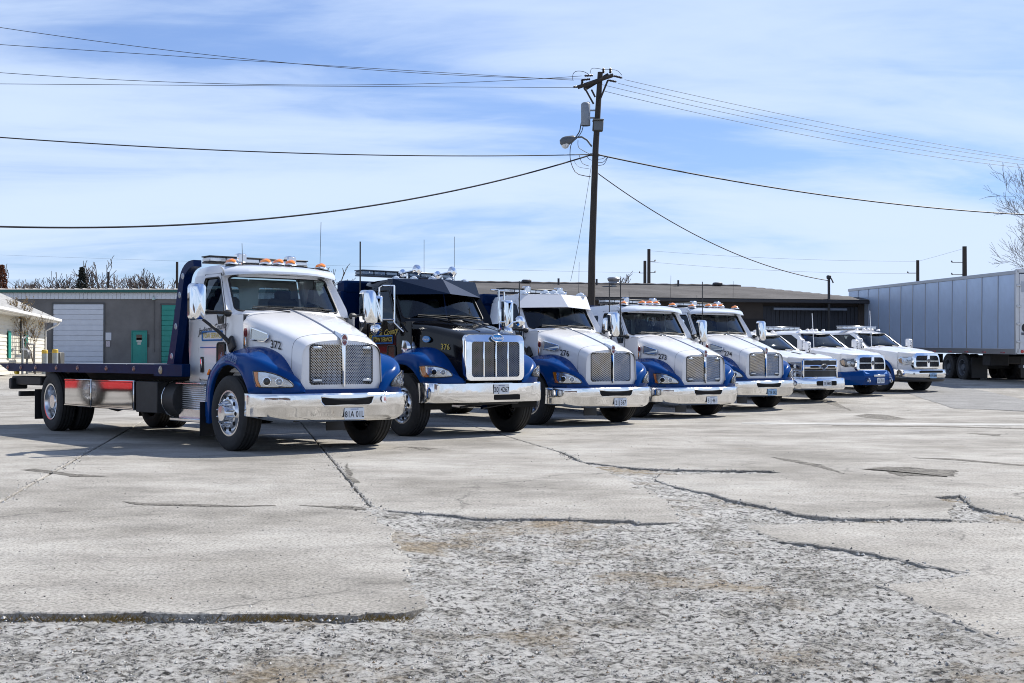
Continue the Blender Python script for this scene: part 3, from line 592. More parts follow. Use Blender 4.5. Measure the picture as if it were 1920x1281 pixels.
def wall_fn(tab, off=0.0, n=120):
    """front outer wall of the fender: arc length from the headlight's outer edge -> point and normal"""
    rows = [r[:2] for r in fender_rows(tab, n)]; acc = [0.0]
    for a, b in zip(rows, rows[1:]): acc.append(acc[-1] + math.dist(a, b))
    def f(s, z, o=0.0):
        s = min(max(s, 0.0), acc[-1] - 1e-4); i = max(k for k in range(len(acc) - 1) if acc[k] <= s); t = (s - acc[i]) / (acc[i + 1] - acc[i]); a, b = rows[i], rows[i + 1]
        x, y = lerp(a[0], b[0], t), lerp(a[1], b[1], t); i0, i1 = max(i - 2, 0), min(i + 3, len(rows) - 1); tx, ty = rows[i1][0] - rows[i0][0], rows[i1][1] - rows[i0][1]; l = math.hypot(tx, ty); nx, ny = -ty / l, tx / l
        # outwards: away from the truck centre line / forward
        if nx * 1.0 + ny * 1.0 < 0: nx, ny = -nx, -ny
        return Vector((x + nx * (o + .012), y + ny * (o + .012), z)), Vector((nx, ny, 0))
    def s_at(x0, side=1):
        for k, r in enumerate(rows):
            if r[0] >= x0: return acc[k]
        return acc[-1]
    return f, s_at, acc[-1]
def headlight(parent, tab, s, key, poly, amber_w, lenses, z0, dz, loc, shaped=True):
    """headlight > reflector, turn_signal, lens, lamp_cover ; poly in (s, z) along the fender wall"""
    f, s_at, _ = wall_fn(tab); base = s_at(z0)
    h = empty("headlight", loc); h.parent = parent
    def S(o): return lambda u, v: f(base + u, v + dz, o)[0]
    put("reflector", lambda: sgn(pane(M(), S(.004), poly, 5), s), lamp_bowl, h, key=key + ('refl', s))
    umin = min(p[0] for p in poly)
    def tsig():
        zlo = min(p[1] for p in poly); pp = [p for p in poly if p[0] <= umin + amber_w]; top = max(p[1] for p in pp)
        q = [(max(u, umin), v) for u, v in [(umin + .012, top - .008), (umin + amber_w * .45, zlo + .012), (umin + amber_w * 1.15, zlo + .012), (umin + amber_w * .75, zlo + .09), (umin + amber_w * .7, top - .01)]]
        return sgn(pane(M(), S(.010), q, 2), s)
    put("turn_signal", tsig, amber, h, key=key + ('amb', s), smooth=0)
    for i, (u, v, r) in enumerate(lenses):
        def lens():
            p, nrm = f(base + u, v + dz, .008); m = M(); m.lathe([(r, -.002), (r * 1.0, .012), (r * .84, .014), (r * .74, .002)], o=p, ax=nrm, n=24); m.use(1); m.lathe([(r * .74, .003), (r * .5, .014), (r * .2, .02), (.001, .021)], o=p, ax=nrm, n=20); return sgn(m, s)
        put("lens", lens, [chrome, blackp if i == 0 else clear_lens], h, key=key + ('lens', i, s))
    put("lamp_cover", lambda: sgn(pane(M(), S(.034), poly, 6), s), cover, h, key=key + ('cov', s))
    put("lamp_bezel", lambda: sgn(loop_tube(M(), S(.006), poly + [], .008), s), blackp, h, key=key + ('bez', s))
    return h
def bumper_a():
    """deep chrome bumper with swept ends and a step halfway down"""
    plan = [(.50, -1.17), (.64, -1.19), (.80, -1.15), (.95, -1.02), (1.07, -.80), (1.125, -.45), (1.14, 0), (1.125, .45), (1.07, .80), (.95, 1.02), (.80, 1.15), (.64, 1.19), (.50, 1.17)]
    rows = catmull(plan, 61); m = M(); rings = []
    for x, y in rows:
        e = min(1, max(0, (abs(y) - .80) / .38)); zb = .36 + .07 * e ** 2; zt = .735 - 0.004
        ins = .0; rings.append([(x - .10, y * .96, zt + .004), (x - .02, y * .995, zt), (x - .002, y, zt - .02), (x, y, zt - .05), (x + .002, y, .60), (x - .004, y, .555), (x - .018 * (1 - e * .5), y * .997, .535), (x - .03, y * .993, .44), (x - .055, y * .985, zb + .025), (x - .10, y * .97, zb), (x - .16, y * .95, zb + .02)])
    m.loft(rings, False); return m
def slot_shape(x, y0, y1, z0, z1, slant=.04, d=.004):
    m = M(); o = [(y0 + slant * .3, z0), (y1 - slant, z0), (y1, z1), (y0 - slant * .2, z1)]
    return o
def plate_obj(parent, x, y, z, txt, blue_=False, loc=(0, 0, 0), tilt=0.0):
    """licence_plate > lettering"""
    def pm():
        m = M(); o = rrect(-.152, .152, -.076, .076, (.012, .012), 3); m.prism([(x, y + u, z + v) for u, v in o], (.006, 0, 0)); return m
    p = put("licence_plate", pm, plate_b if blue_ else plate_m, parent, loc, smooth=0)
    f = flat((x + .006, y, z - .012), (0, 1, 0), (0, 0, 1), off=.002)
    put("lettering", lambda: text_m(txt, .105, lambda a, b: f(a * .82, b * 1.1), bold=.012), ink, p, smooth=0)
    f2 = flat((x + .006, y, z + .056), (0, 1, 0), (0, 0, 1), off=.002)
    put("lettering", lambda: text_m("MISSOURI", .028, f2), ink_b, p, smooth=0)
    return p
# cab -------------------------------------------------------------
def cab_w(z): return interp([(.8, .95), (1.3, .975), (1.75, .975), (1.95, .955), (2.36, .875), (2.6, .80)], z)
def axf(z):   # front edge of the cab side (A pillar line)
    return interp([(.8, -.36), (1.80, -.36), (1.9, -.40), (2.36, -.70)], z)
def wsx(z): return interp([(1.78, -.33), (2.36, -.70)], z)
REAR = -1.62
def S_ws(u, z):   # u -1..1 over the windscreen
    hw = interp([(1.78, .86), (2.36, .80)], z); return Vector((wsx(z) + .10 - .20 * abs(u) ** 2.6, u * hw, z))
def S_side(u, z): # u 0 at the A pillar, 1 at the rear edge of the door
    x = lerp(axf(z) - .05, -1.24, u); return Vector((x, cab_w(z), z))
def cab_shell(rear=REAR, zr=2.50, crew=False):
    m = M(); top = 2.375
    # windscreen frame
    panel_hole(m, S_ws, [(-1, 1.78), (1, 1.78), (1, 2.36), (-1, 2.36)], rrect(-.955, .955, 1.845, 2.325, (.10, .055), 5), 2, (0, 2.08), depth=(-.03, 0, 0))
    for s in (1, -1):
        q = M()
        # A pillar
        q.loft([[tuple(S_ws(1, z)), (lerp(S_ws(1, z).x, axf(z) - .05, .6) + .01, lerp(S_ws(1, z).y, cab_w(z), .75), z), (axf(z) - .05, cab_w(z), z)] for z in (1.78, 1.9, 2.1, 2.25, 2.36)], False)
        # cowl side in front of the door, below the pillar
        q.loft([[(-.10, .88, z), (-.30, cab_w(z) - .01, z), (axf(z) - .05, cab_w(z), z)] for z in (1.0, 1.3, 1.6, 1.78)], False)
        # rear quarter
        q.grid(lambda x, z: (x, cab_w(z) - max(0, (-x + rear + .10)) * 0, z), [-1.245, -1.4, rear + .06], [.86, 1.3, 1.75, 1.95, 2.36]) if not crew else panel_hole(q, lambda x, z: (x, cab_w(z), z), [(rear + .06, .86), (-1.245, .86), (-1.245, 2.36), (rear + .06, 2.36)], rrect(rear + .22, -1.40, 1.82, 2.28, (.05, .05), 4), 2)
        q.loft([[(rear + .06, cab_w(z), z), (rear + .018, cab_w(z) - .018, z), (rear, cab_w(z) - .06, z)] for z in (.86, 1.3, 1.75, 1.95, 2.36)], False)
        # sill under the door
        q.grid(lambda x, z: (x, cab_w(.9) - .004 - (.02 if z < .8 else 0), z), [-.42, -1.25, rear + .03], [.78, .90])
        q.grid(lambda x, z: (x, .90, z), [-.42, rear + .03], [.78, 2.36]) if False else None
        m.join(sgn(q, s))
    # back wall with two windows
    for s in (-1, 1):
        q = M(); panel_hole(q, lambda y, z: (rear, y, z), [(0, .86), (.90, .86), (.86, 1.95), (.80, 2.36), (0, 2.36)], rrect(.16, .70, 1.80, 2.24, (.05, .05), 4), 2); m.join(sgn(q, s))
    # floor
    m.grid(lambda x, y: (x, y, .80), [rear + .02, -.10], [-.93, .93])
    return m
def roof_a(rear=REAR, raise_=0.0):
    m = M(); prof = []
    def ring(x, w, zt, zlow): return [(x, -w, zlow), (x, -w * .995, zlow + (zt - zlow) * .45), (x, -w * .95, zlow + (zt - zlow) * .8), (x, -w * .8, zt - .012), (x, -w * .4, zt), (x, 0, zt + .004), (x, w * .4, zt), (x, w * .8, zt - .012), (x, w * .95, zlow + (zt - zlow) * .8), (x, w * .995, zlow + (zt - zlow) * .45), (x, w, zlow)]
    rows = [(rear, .80, 2.40, 2.35), (rear + .015, .845, 2.45, 2.35), (rear + .10, .872, 2.50 + raise_, 2.35), (-1.2, .875, 2.525 + raise_, 2.35), (-.9, .875, 2.525 + raise_, 2.35), (-.72, .875, 2.51 + raise_ * .6, 2.35)]
    m.loft([ring(*r) for r in rows], False); return m
def brow_a():
    """sun visor brow over the windscreen"""
    m = M(); rings = []
    for k in range(25):
        u = -1 + 2 * k / 24; e = abs(u) ** 2.6
        rings.append([(-.74 - .04 * e, u * .88, 2.505 - .04 * e), (-.62 - .10 * e, u * .885, 2.495 - .045 * e), (-.50 - .16 * e, u * .885, 2.455 - .05 * e), (-.43 - .20 * e, u * .882, 2.405 - .05 * e), (-.425 - .20 * e, u * .878, 2.375 - .045 * e), (-.47 - .20 * e, u * .86, 2.372 - .04 * e), (-.70 - .10 * e, u * .84, 2.36 - .03 * e)])
    m.loft(rings, False); m.add([p for p in rings[0]], [tuple(range(7))]); m.add([p for p in rings[-1]], [tuple(range(7))]); return m
def visor_drop(mid=.0):
    """deep flat drop visor in two angled halves"""
    m = M()
    for s in (-1, 1):
        q = M(); a = [(-.50, 0, 2.515), (-.72, .84, 2.50), (-.66, .90, 2.24), (-.27, 0, 2.26)]; b = [(-.53, 0, 2.50), (-.74, .82, 2.49), (-.68, .885, 2.24), (-.30, 0, 2.255)]
        q.add(a + b, [(0, 1, 2, 3), (4, 5, 6, 7), (0, 1, 5, 4), (1, 2, 6, 5), (2, 3, 7, 6)]); q.add([(-.50, 0, 2.515), (-.72, .84, 2.50), (-.86, .86, 2.515), (-.86, 0, 2.53)], [(0, 1, 2, 3)]); q.add([(-.72, .84, 2.50), (-.86, .86, 2.51), (-.70, .895, 2.26), (-.66, .90, 2.24)], [(0, 1, 2, 3)]); m.join(sgn(q, s))
    return m
DOOR_HOLE = [(0.10, 1.81), (.92, 1.81), (.95, 1.84), (.95, 2.27), (.91, 2.315), (.16, 2.315), (.085, 2.28), (.06, 1.90), (.07, 1.83)]
def door_m():
    m = M(); off = .008
    S = lambda u, z: S_side(u, z) + Vector((0, off, 0))
    poly = [(.015, .90), (.985, .90), (.99, .95), (.99, 2.345), (.97, 2.36), (.03, 2.36), (.01, 2.34), (.01, .95)]
    panel_hole(m, S, poly, DOOR_HOLE, 4, (.5, 2.05), depth=(0, -.04, 0)); return m
def cab(parent, spec, loc):
    """cab > door, windows, visor, roof lights ..."""
    k = spec['cabkey']; paint = spec['paint']; rear = spec.get('rear', REAR); crew = spec.get('crew', False)
    b = put("cab_body", lambda: cab_shell(rear, crew=crew), paint, parent, loc, key=('cab', k))
    put("roof", lambda: roof_a(rear), paint, parent, loc, key=('roof', k))
    put("windscreen", lambda: pane(M(), S_ws, rrect(-.955, .955, 1.845, 2.325, (.10, .055), 5), 6, (-.02, 0, 0)), wind, parent, loc, key='ws_a')
    put("windscreen_seal", lambda: loop_tube(M(), S_ws, rrect(-.96, .96, 1.84, 2.33, (.10, .055), 5), .014, 6), blackp, parent, loc, key='wss_a')
    for s in (-1, 1):
        d = put("door", lambda: sgn(door_m(), s), paint, parent, loc, key=('door', paint.name, s))
        put("window", lambda: sgn(pane(M(), lambda u, z: S_side(u, z) + Vector((0, -.012, 0)), DOOR_HOLE, 4), s), tinted, d, key=('dwin', s))
        put("window_seal", lambda: sgn(loop_tube(M(), lambda u, z: S_side(u, z) + Vector((0, .006, 0)), DOOR_HOLE, .012), s), spec.get('seal', blackp), d, key=('dwins', s, spec.get('seal', blackp).name))
        lw = rrect(.40, .78, 1.02, 1.40, (.06, .05), 4); f = lambda o: (lambda u, z: Vector((-.30 - u * .62, .985 + o, z)))
        lo = rrect(.20, .56, .98, 1.40, (.07, .05), 4)
        put("peep_window", lambda: sgn(pane(M(), f(.003), lo, 2), s), mat("peep_glass", (.035, .035, .025), .12, coat=.5), d, key=('peep', s))
        put("window_seal", lambda: sgn(loop_tube(M(), f(.003), lo, .014), s), spec.get('seal', blackp), d, key=('peeps', s, spec.get('seal', blackp).name))
        vw = [(.06, 1.66), (.26, 1.66), (.33, 1.80), (.04, 1.80)]
        put("vent_window", lambda: sgn(pane(M(), lambda u, z: S_side(u, z) + Vector((0, .012, 0)), vw, 2), s), mat("vent_glass", (.04, .045, .05), .08, coat=.6), d, key=('vent', s), smooth=0)
        def handle():
            m = M(); m.box((-1.12, .986, 1.10), (.085, .012, .22), .005); m.use(1); m.box((-1.12, .998, 1.12), (.035, .014, .13), .006); return sgn(m, s)
        put("door_handle", handle, [blackp, chrome], d, key=('dh', s))
        def gap():
            m = M(); out = [(.0, .885), (1.0, .885), (1.0, 2.372), (.0, 2.372)]; loop_tube(m, lambda u, z: S_side(u, z) + Vector((0, .0015, 0)), out, .007, 4); return sgn(m, s)
        put("door_gap", gap, dark, d, key=('dgap', s))
    for s in (-1, 1):
        put("rear_window", lambda: sgn(pane(M(), lambda y, z: (rear + .006, y, z), rrect(.16, .70, 1.80, 2.24, (.05, .05), 4), 2), s), ptint, parent, loc, key=('rw', rear, s))
        if crew: put("quarter_window", lambda: sgn(pane(M(), lambda x, z: (x, cab_w(z) - .006, z), rrect(rear + .22, -1.40, 1.82, 2.28, (.05, .05), 4), 2), s), tinted, parent, loc, key=('qw', rear, s))
    def inter():
        m = M(); m.box((-.42, 0, 1.66), (.36, 1.72, .26), .06); m.box((-1.50, 0, 1.28), (.10, 1.72, .9), .03)
        m.use(1)
        for y in (-.48, .48):
            m.box((-1.22, y, 1.30), (.52, .50, .16), .05); m.box((-1.46, y, 1.72), (.14, .48, .72), .05); m.box((-1.47, y, 2.12), (.10, .26, .16), .04)
        m.use(2); m.lathe([(.205, -.012), (.22, 0), (.205, .012), (.19, 0), (.205, -.012)], o=(-.66, .48, 1.80), ax=(-.85, 0, .5), n=24); m.tube([(-.66, .48, 1.80), (-.45, .48, 1.70)], .03)
        return m
    put("cab_interior", inter, [interior, seat_m, blackp], parent, loc, key='inter_a')
    def wip():
        m = M()
        for y0, y1 in ((-.10, -.66), (.52, -.02)): m.tube([(-.215, y0, 1.835), (-.235, lerp(y0, y1, .5), 1.862), (-.262, y1, 1.872)], .010, 6); m.tube([(-.228, y0 + .06, 1.875), (-.250, y1, 1.90)], .006, 5)
        return m
    put("wiper", wip, blackp, parent, loc, key='wip_a')
    return b
def mirror_chrome(parent, s, loc, y=1.36, x=-.50, z0=1.70, z1=2.20, key='mir'):
    """wing_mirror > shell, mirror_glass, arm"""
    mo = empty("wing_mirror", loc); mo.parent = parent
    def shell():
        m = M(); rings = []; w = .115
        for k, (dx, sc, zz) in enumerate(((-.05, 1.0, 1), (.0, 1.0, 1), (.045, .97, .985), (.075, .85, .95), (.09, .6, .86), (.094, .02, .02))):
            o = rrect(-w * sc, w * sc, -(z1 - z0) / 2 * zz, (z1 - z0) / 2 * zz, (min(.06, w * sc * .9), min(.07, .24 * zz)), 5); rings.append([(x + dx, y + u, (z0 + z1) / 2 + v) for u, v in o])
        m.loft(rings, True); return sgn(m, s)
    put("shell", shell, chrome, mo, key=(key, 'sh', s, y, x, z0))
    put("mirror_glass", lambda: sgn(pane(M(), lambda u, v: (x - .045, y + u, (z0 + z1) / 2 + v), rrect(-.11, .11, -.24, .24, (.05, .06), 4), 2), s), chrome, mo, key=(key, 'gl', s, y, x, z0))
    def arm():
        m = M(); m.tube([(x, y - .04, z0 + .14), (x + .03, y - .20, z0 + .12), (-.33, .97, 1.80)], [.018, .02, .026]); m.lathe([(.045, 0), (.05, .05), (.03, .09)], o=(-.33, .955, 1.80), ax=(0, 1, 0), n=12, capend=True)
        m.tube([(x, y - .02, z0 + .06), (-.36, 1.10, 1.54), (-.26, 1.0, 1.40)], [.018, .024, .03]); m.box((-.24, .985, 1.38), (.16, .06, .20), .02, Matrix.Rotation(R(-30), 3, 'Y')); return sgn(m, s)
    put("arm", arm, blackp, mo, key=(key, 'arm', s, y, x, z0))
    return mo
def marker(parent, x, y, z, loc, col, key, base=chrome, sc=1.0):
    """roof_light > base, lens"""
    b = put("roof_light", lambda: M().box((0, 0, .012), (.15 * sc, .10 * sc, .03), .012), base, parent, (x + loc[0], y + loc[1], z + loc[2]), key=('mkb', base.name, sc))
    def lens():
        m = M(); rings = []
        for k in range(9):
            t = k / 8; xx = lerp(-.055, .075, t) * sc; h = (.050 * math.sin(math.pi * min(1, .12 + t * .85)) ** .6) * sc; w = (.042 if t < .7 else lerp(.042, .012, (t - .7) / .3)) * sc
            rings.append([(xx, -w, .02), (xx, -w * .9, .02 + h * .7), (xx, 0, .02 + h), (xx, w * .9, .02 + h * .7), (xx, w, .02)])
        m.loft(rings, False); m.add(rings[0], [(0, 1, 2, 3, 4)]); m.add(rings[-1], [(0, 1, 2, 3, 4)]); return m
    put("lens", lens, col, b, key=('mkl', col.name, sc))
    return b
def work_lamp(parent, p, loc, key='wl', yaw=0):
    w = put("work_lamp", lambda: M().box((0, 0, .09), (.13, .15, .13), .02).tube([(0, 0, 0), (0, 0, .05)], .02), chrome, parent, (p[0] + loc[0], p[1] + loc[1], p[2] + loc[2]), key='wlb'); w.rotation_euler = (0, 0, yaw)
    put("lens", lambda: M().box((.066, 0, .09), (.006, .125, .105), .002), clear_lens, w, key='wll'); return w
def light_bar(parent, x, y0, y1, z, loc, body=blackp, lens=None, n=6):
    """light_bar > lens modules"""
    lb = put("light_bar", lambda: M().box((x, (y0 + y1) / 2, z), (.26, y1 - y0, .022), .01).box((x, (y0 + y1) / 2, z + .085), (.27, y1 - y0 + .01, .018), .008), body, parent, loc, key=None)
    for k in range(n):
        a = lerp(y0, y1, (k + .5) / n); put("lens", lambda: M().box((0, 0, 0), (.245, (y1 - y0) / n - .012, .062), .012), lens or clear_lens, lb, (x, a, z + .042), key=('lbl', round((y1 - y0) / n, 3), (lens or clear_lens).name))
    return lb
def badge_ring(o, rx, rz, ax, n=24, d=.012):
    return None
def emblem_kw(parent, loc):
    """front badge > lettering"""
    e = put("emblem", lambda: (lambda m: (m.prism([(1.03, .045 * math.cos(2 * math.pi * k / 24), 1.43 + .072 * math.sin(2 * math.pi * k / 24)) for k in range(24)], (.014, 0, 0)), m)[1])(M()), emblem_red, parent, loc, key='kwe', smooth=0)
    put("rim", lambda: M().tube([(1.04, .047 * math.cos(2 * math.pi * k / 24), 1.43 + .075 * math.sin(2 * math.pi * k / 24)) for k in range(25)], .009, 6, False), chrome, e, key='kwr')
    put("lettering", lambda: text_m("KW", .05, flat((1.044, 0, 1.425), (0, 1, 0), (0, 0, 1), off=.002), bold=.02), ink_w, e, key='kwt', smooth=0)
    return e
HL_A = [(-.0, .205), (.08, .205), (.18, .197), (.27, .178), (.37, .142), (.46, .092), (.515, .045), (.53, .012), (.515, 0), (.30, -.004), (.09, 0), (.055, .02), (.025, .09)]
def truck_a(spec):
    """conventional truck with white hood, blue fenders"""
    X, Y = spec['pos']; t = empty("tow_truck", (X, Y, gz(X, Y)), spec['yaw'] - math.pi / 2, spec['label'], 'tow truck', 'tow trucks parked in a row')
    r = spec.get('ride', 0.0); loc = (0, 0, r); paint = white
    hood = put("hood", hood_a, paint, t, loc, key='hood_a')
    put("hood_bead_shade", lambda: M().tube([(x, 0, hood_z(x) + .004) for x in (-.40, -.2, 0, .2, .4, .6, .8, .93)], .013, 6), mat("bead_shade_grey", (.30, .33, .40), .3, metal=.5), hood, key='bead_a')  # centre bead of the hood; its shading is put into this grey strip
    put("hood_gap", lambda: M().tube([(.80, y, z + .001) for y, z in half_profile_ring(hood_w(.80), hood_z(.80), .80)], .0035, 4), mat("seam_grey", (.16, .17, .19), .6), hood, key='hgap_a')
    put("cowl_gap", lambda: M().tube([(-.435, y, z + .002) for y, z in half_profile_ring(.862, 1.88, 1.05)], .010, 4), dark, hood, key='cgap_a')
    g = empty("grille", loc); g.parent = t
    for s in (-1, 1):
        gm = put("grille_mesh", lambda: grille_half(s), dark, g, (-.03, 0, 0), key=('gmb', s), smooth=0)
        put("wire", lambda: grille_bars(s), mat("grille_wire", (.80, .78, .74), .25, metal=1.0), gm, (.03, 0, 0), key=('gmw', s), smooth=0)
    put("grille_bar", lambda: M().loft([[(1.028 - max(0, z - 1.3) * .1, -.022 * w, z), (1.05 - max(0, z - 1.3) * .1, -.01 * w, z), (1.05 - max(0, z - 1.3) * .1, .01 * w, z), (1.028 - max(0, z - 1.3) * .1, .022 * w, z)] for z, w in ((.815, .6), (.85, .8), (1.1, 1.0), (1.25, 1.15), (1.36, 1.5))], True, True), chrome, g, key='gb')
    put("grille_rim", lambda: loop_tube(M(), lambda y, z: (1.003 - .05 * (y / .6) ** 2 - max(0, z - 1.3) * .12, y, z), [(y, z + (0.02 * (1 - abs(y) / .5) if z > 1.2 else 0)) for y, z in rrect(-GRA['hw'] + .006, GRA['hw'] - .006, GRA['zb'] + .006, GRA['zt'] - .006, (.05, .05), 4)], .009), blackp, g, key='gr')
    def hood_peak(): return M().loft([[(x, -w, z), (x + .004, 0, z + .03), (x, w, z), (x - .02, 0, z - .05)] for x, w, z in ((.78, .004, 1.53), (.90, .03, 1.495), (.99, .05, 1.46), (1.03, .055, 1.44))], True, True)
    put("hood_peak", hood_peak, chrome, g, key='hpk')
    emblem_kw(g, (0, 0, 0))
    if spec.get('glights'):
        for y, z in ((-.38, 1.33), (.38, 1.33), (-.38, .90), (.38, .90)): put("strobe_light", lambda: M().box((0, 0, 0), (.02, .13, .035), .008), clear_lens, g, (.995, y, z), key='strobe')
    put("skirt", lambda: M().grid(lambda y, z: (1.03 - .42 * max(0, abs(y) - .45) ** 2, y, z), [-1.0 + .1 * k for k in range(21)], [.70, .785]), blue, t, loc, key='skirt_a')
    for s in (-1, 1):
        fe = put("fender", lambda: sgn(fender(FEN_A, arch_z), s), blue, t, loc, key=('fen_a', s))
        headlight(fe, FEN_A, s, ('hl_a',), HL_A, .10, [(.20, .075, .056), (.35, .07, .052)], .66, .815, (0, 0, 0))
        put("marker_lamp", lambda: sgn(M().box((-.60, 1.135, 1.0), (.10, .03, .035), .01, Matrix.Rotation(R(-50), 3, 'Y')), s), amber, fe, key=('fml', s))
        def liner(): return sgn(M().loft([[(math.cos(R(a)) * .615, y, TR + math.sin(R(a)) * .615) for a in range(-10, 191, 10)] for y in (.62, 1.12)], False), s)
        put("wheel_arch", liner, dark, t, loc, key=('liner', s))
        v = put("hood_vent", lambda: sgn((lambda m: (m.prism([(.02, .80, 1.59), (.36, .745, 1.50), (.37, .748, 1.46), (.30, .76, 1.42), (.02, .805, 1.45)], (0, .02, 0)), m)[1])(M()), s), mat("vent_chrome", (.45, .45, .44), .18, metal=1.0), hood, key=('hv', s), smooth=0)
        put("vent_rim", lambda: sgn(M().tube([(.01, .822, 1.60), (.37, .767, 1.508), (.385, .77, 1.455), (.30, .782, 1.41), (.01, .828, 1.44), (.01, .822, 1.60)], .012, 6, False), s), chrome, hood, key=('hvr', s))
        def sb():
            m = M(); m.prism([(-.09 + .035 * math.cos(a), .842, 1.535 + .06 * math.sin(a)) for a in [2 * math.pi * k / 16 for k in range(16)]], (0, .02, 0)); m.use(1); m.box((-.09, .856, 1.41), (.035, .02, .13), .006); m.use(2); m.box((-.09, .868, 1.41), (.012, .008, .09), .002); return sgn(m, s)
        put("side_badge", sb, [emblem_red, chrome, amber], hood, key=('sb', s))
        put("cab_vent_seam", lambda: sgn(M().tube([(.60, hood_w(.6) + .004, 1.42), (.60, hood_w(.6) + .018, 1.20)], .003, 4), s), dark, hood, key=('cvs', s)) if False else None
    fn = flat((.62, -hood_w(.62) - .012, 1.335), (.975, .19, -.10), (.05, 0, 1), off=.004)
    put("number", lambda: text_m(spec['num'], .15, lambda a, b: Vector((.50 + a * .98, -(hood_w(.50 + a * .98) + .010 + .01), 1.36 + b - a * .13)), bold=.02), ink, hood, smooth=0)
    if spec.get('phone'):
        f, s_at, _ = wall_fn(FEN_A); b0 = s_at(-.62)
        def fm(a, b):
            x = a; ang = R(108) - (x + .30) / .86 * 1.25; rr_ = .735 + b; return Vector((-0.03 + rr_ * math.cos(ang), -1.178 - .004, TR - .02 + rr_ * math.sin(ang)))
        put("phone_number", lambda: text_m("6-2828", .155, fm, outline=True), ink_sil, t, loc, smooth=0)
    bu = put("bumper", bumper_a, bchrome, t, loc, key='bum_a')
    def slot(): 
        m = M(); pane(m, lambda y, z: (1.15 - .12 * y * y, y, z), [(-.36, .575), (.32, .575), (.37, .605), (.40, .68), (-.40, .68), (-.40, .62)], 3); return m
    put("slot", slot, dark, bu, key='slot_a', smooth=0)
    put("slot_edge", lambda: loop_tube(M(), lambda y, z: (1.147 - .12 * y * y, y, z), [(-.36, .572), (.32, .572), (.372, .60), (.405, .685), (-.405, .685), (-.405, .62)], .009), bchrome, bu, key='slote_a')
    plate_obj(bu, 1.125, spec.get('ply', .10), .46, spec['plate'], spec.get('pblue', False))
    def hooks():
        m = M()
        for y in (-.60, .60): m.box((1.05, y, .385), (.10, .05, .10), .02)
        return m
    cab(t, spec, loc)
    if spec.get('visor') == 'drop':
        put("sun_visor", visor_drop, white, t, loc, key='visd')
    else: put("sun_visor", brow_a, mat("brow_shaded_white", (.62, .66, .72), .2, coat=.9), t, loc, key='brow')  # same white as the cab, with its shade put into the grey-blue colour
    lz = 2.535; col = spec.get('mark', amber)
    for y in (-.72, -.20, 0, .20, .72): marker(t, -.72 - .06 * abs(y), y, lz - .05 * abs(y) ** 2 - .01, loc, col, 'm', sc=1.3)
    for y in (-.46, .34): work_lamp(t, (-1.0, y, 2.52), loc)
    light_bar(t, -1.40, -.80, .80, 2.56, loc)
    for s in (-1, 1): mirror_chrome(t, s, loc)
    def ant(): return M().tube([(-.9, .78, 2.42), (-.9, .80, 3.20)], .004, 5)
    put("antenna", lambda: M().tube([(-.75, -.55, 2.45), (-.76, -.56, 2.80)], .004, 5), blackp, t, loc, key='ant_b', smooth=0)
    put("antenna", ant, blackp, t, loc, key='ant_a', smooth=0)
    # running gear
    def cha():
        m = M(); wb = spec['wb']
        for y in (-.43, .43): m.box(((.8 - wb - 1.5) / 2, y, .70), (wb + 2.3, .08, .22), .01)
        m.box((.0, 0, .50), (.12, 1.7, .12), .02); m.box((.75, 0, .55), (.5, .8, .25), .05); m.box((-.2, 0, .75), (1.2, .8, .5), .05); m.box((-1.6, 0, .55), (1.2, .5, .3), .05); m.box((-wb, 0, .50), (.2, 1.6, .2), .05); m.lathe([(.001, -.2), (.2, -.15), (.24, 0), (.2, .15), (.001, .2)], o=(-wb, 0, .5), ax=(0, 1, 0), n=16); m.tube([(-1.8, 0, .55), (-wb, 0, .5)], .06)
        m.box((1.0, 0, .42), (.06, 1.5, .10), .01); return m
    put("chassis", cha, chassis, t, loc, key=('cha', spec['wb'], spec['bed']))
    for s in (-1, 1):
        add_wheel(t, 0, 1.03, s, 'front'); add_wheel(t, -spec['wb'], 1.06, s, 'rear'); add_wheel(t, -spec['wb'], .73, s, 'rear')
        def step():
            m = M(); m.box((-1.42, .93, .62), (.74, .10, .42), .02); m.use(1); m.box((-1.42, .96, .835), (.80, .20, .03), .01); m.box((-1.34, 1.04, .325), (1.0, .20, .05), .012); m.box((-1.34, 1.0, .41), (.9, .04, .14), .01); return sgn(m, s)
        put("step_box", step, [tread_plate, alum], t, loc, key=('step', s))
        put("mud_flap", lambda: sgn(M().box((-.80, 1.0, .36), (.012, .34, .46), .003), s), blackp, t, loc, key=('mf', s))
    return t
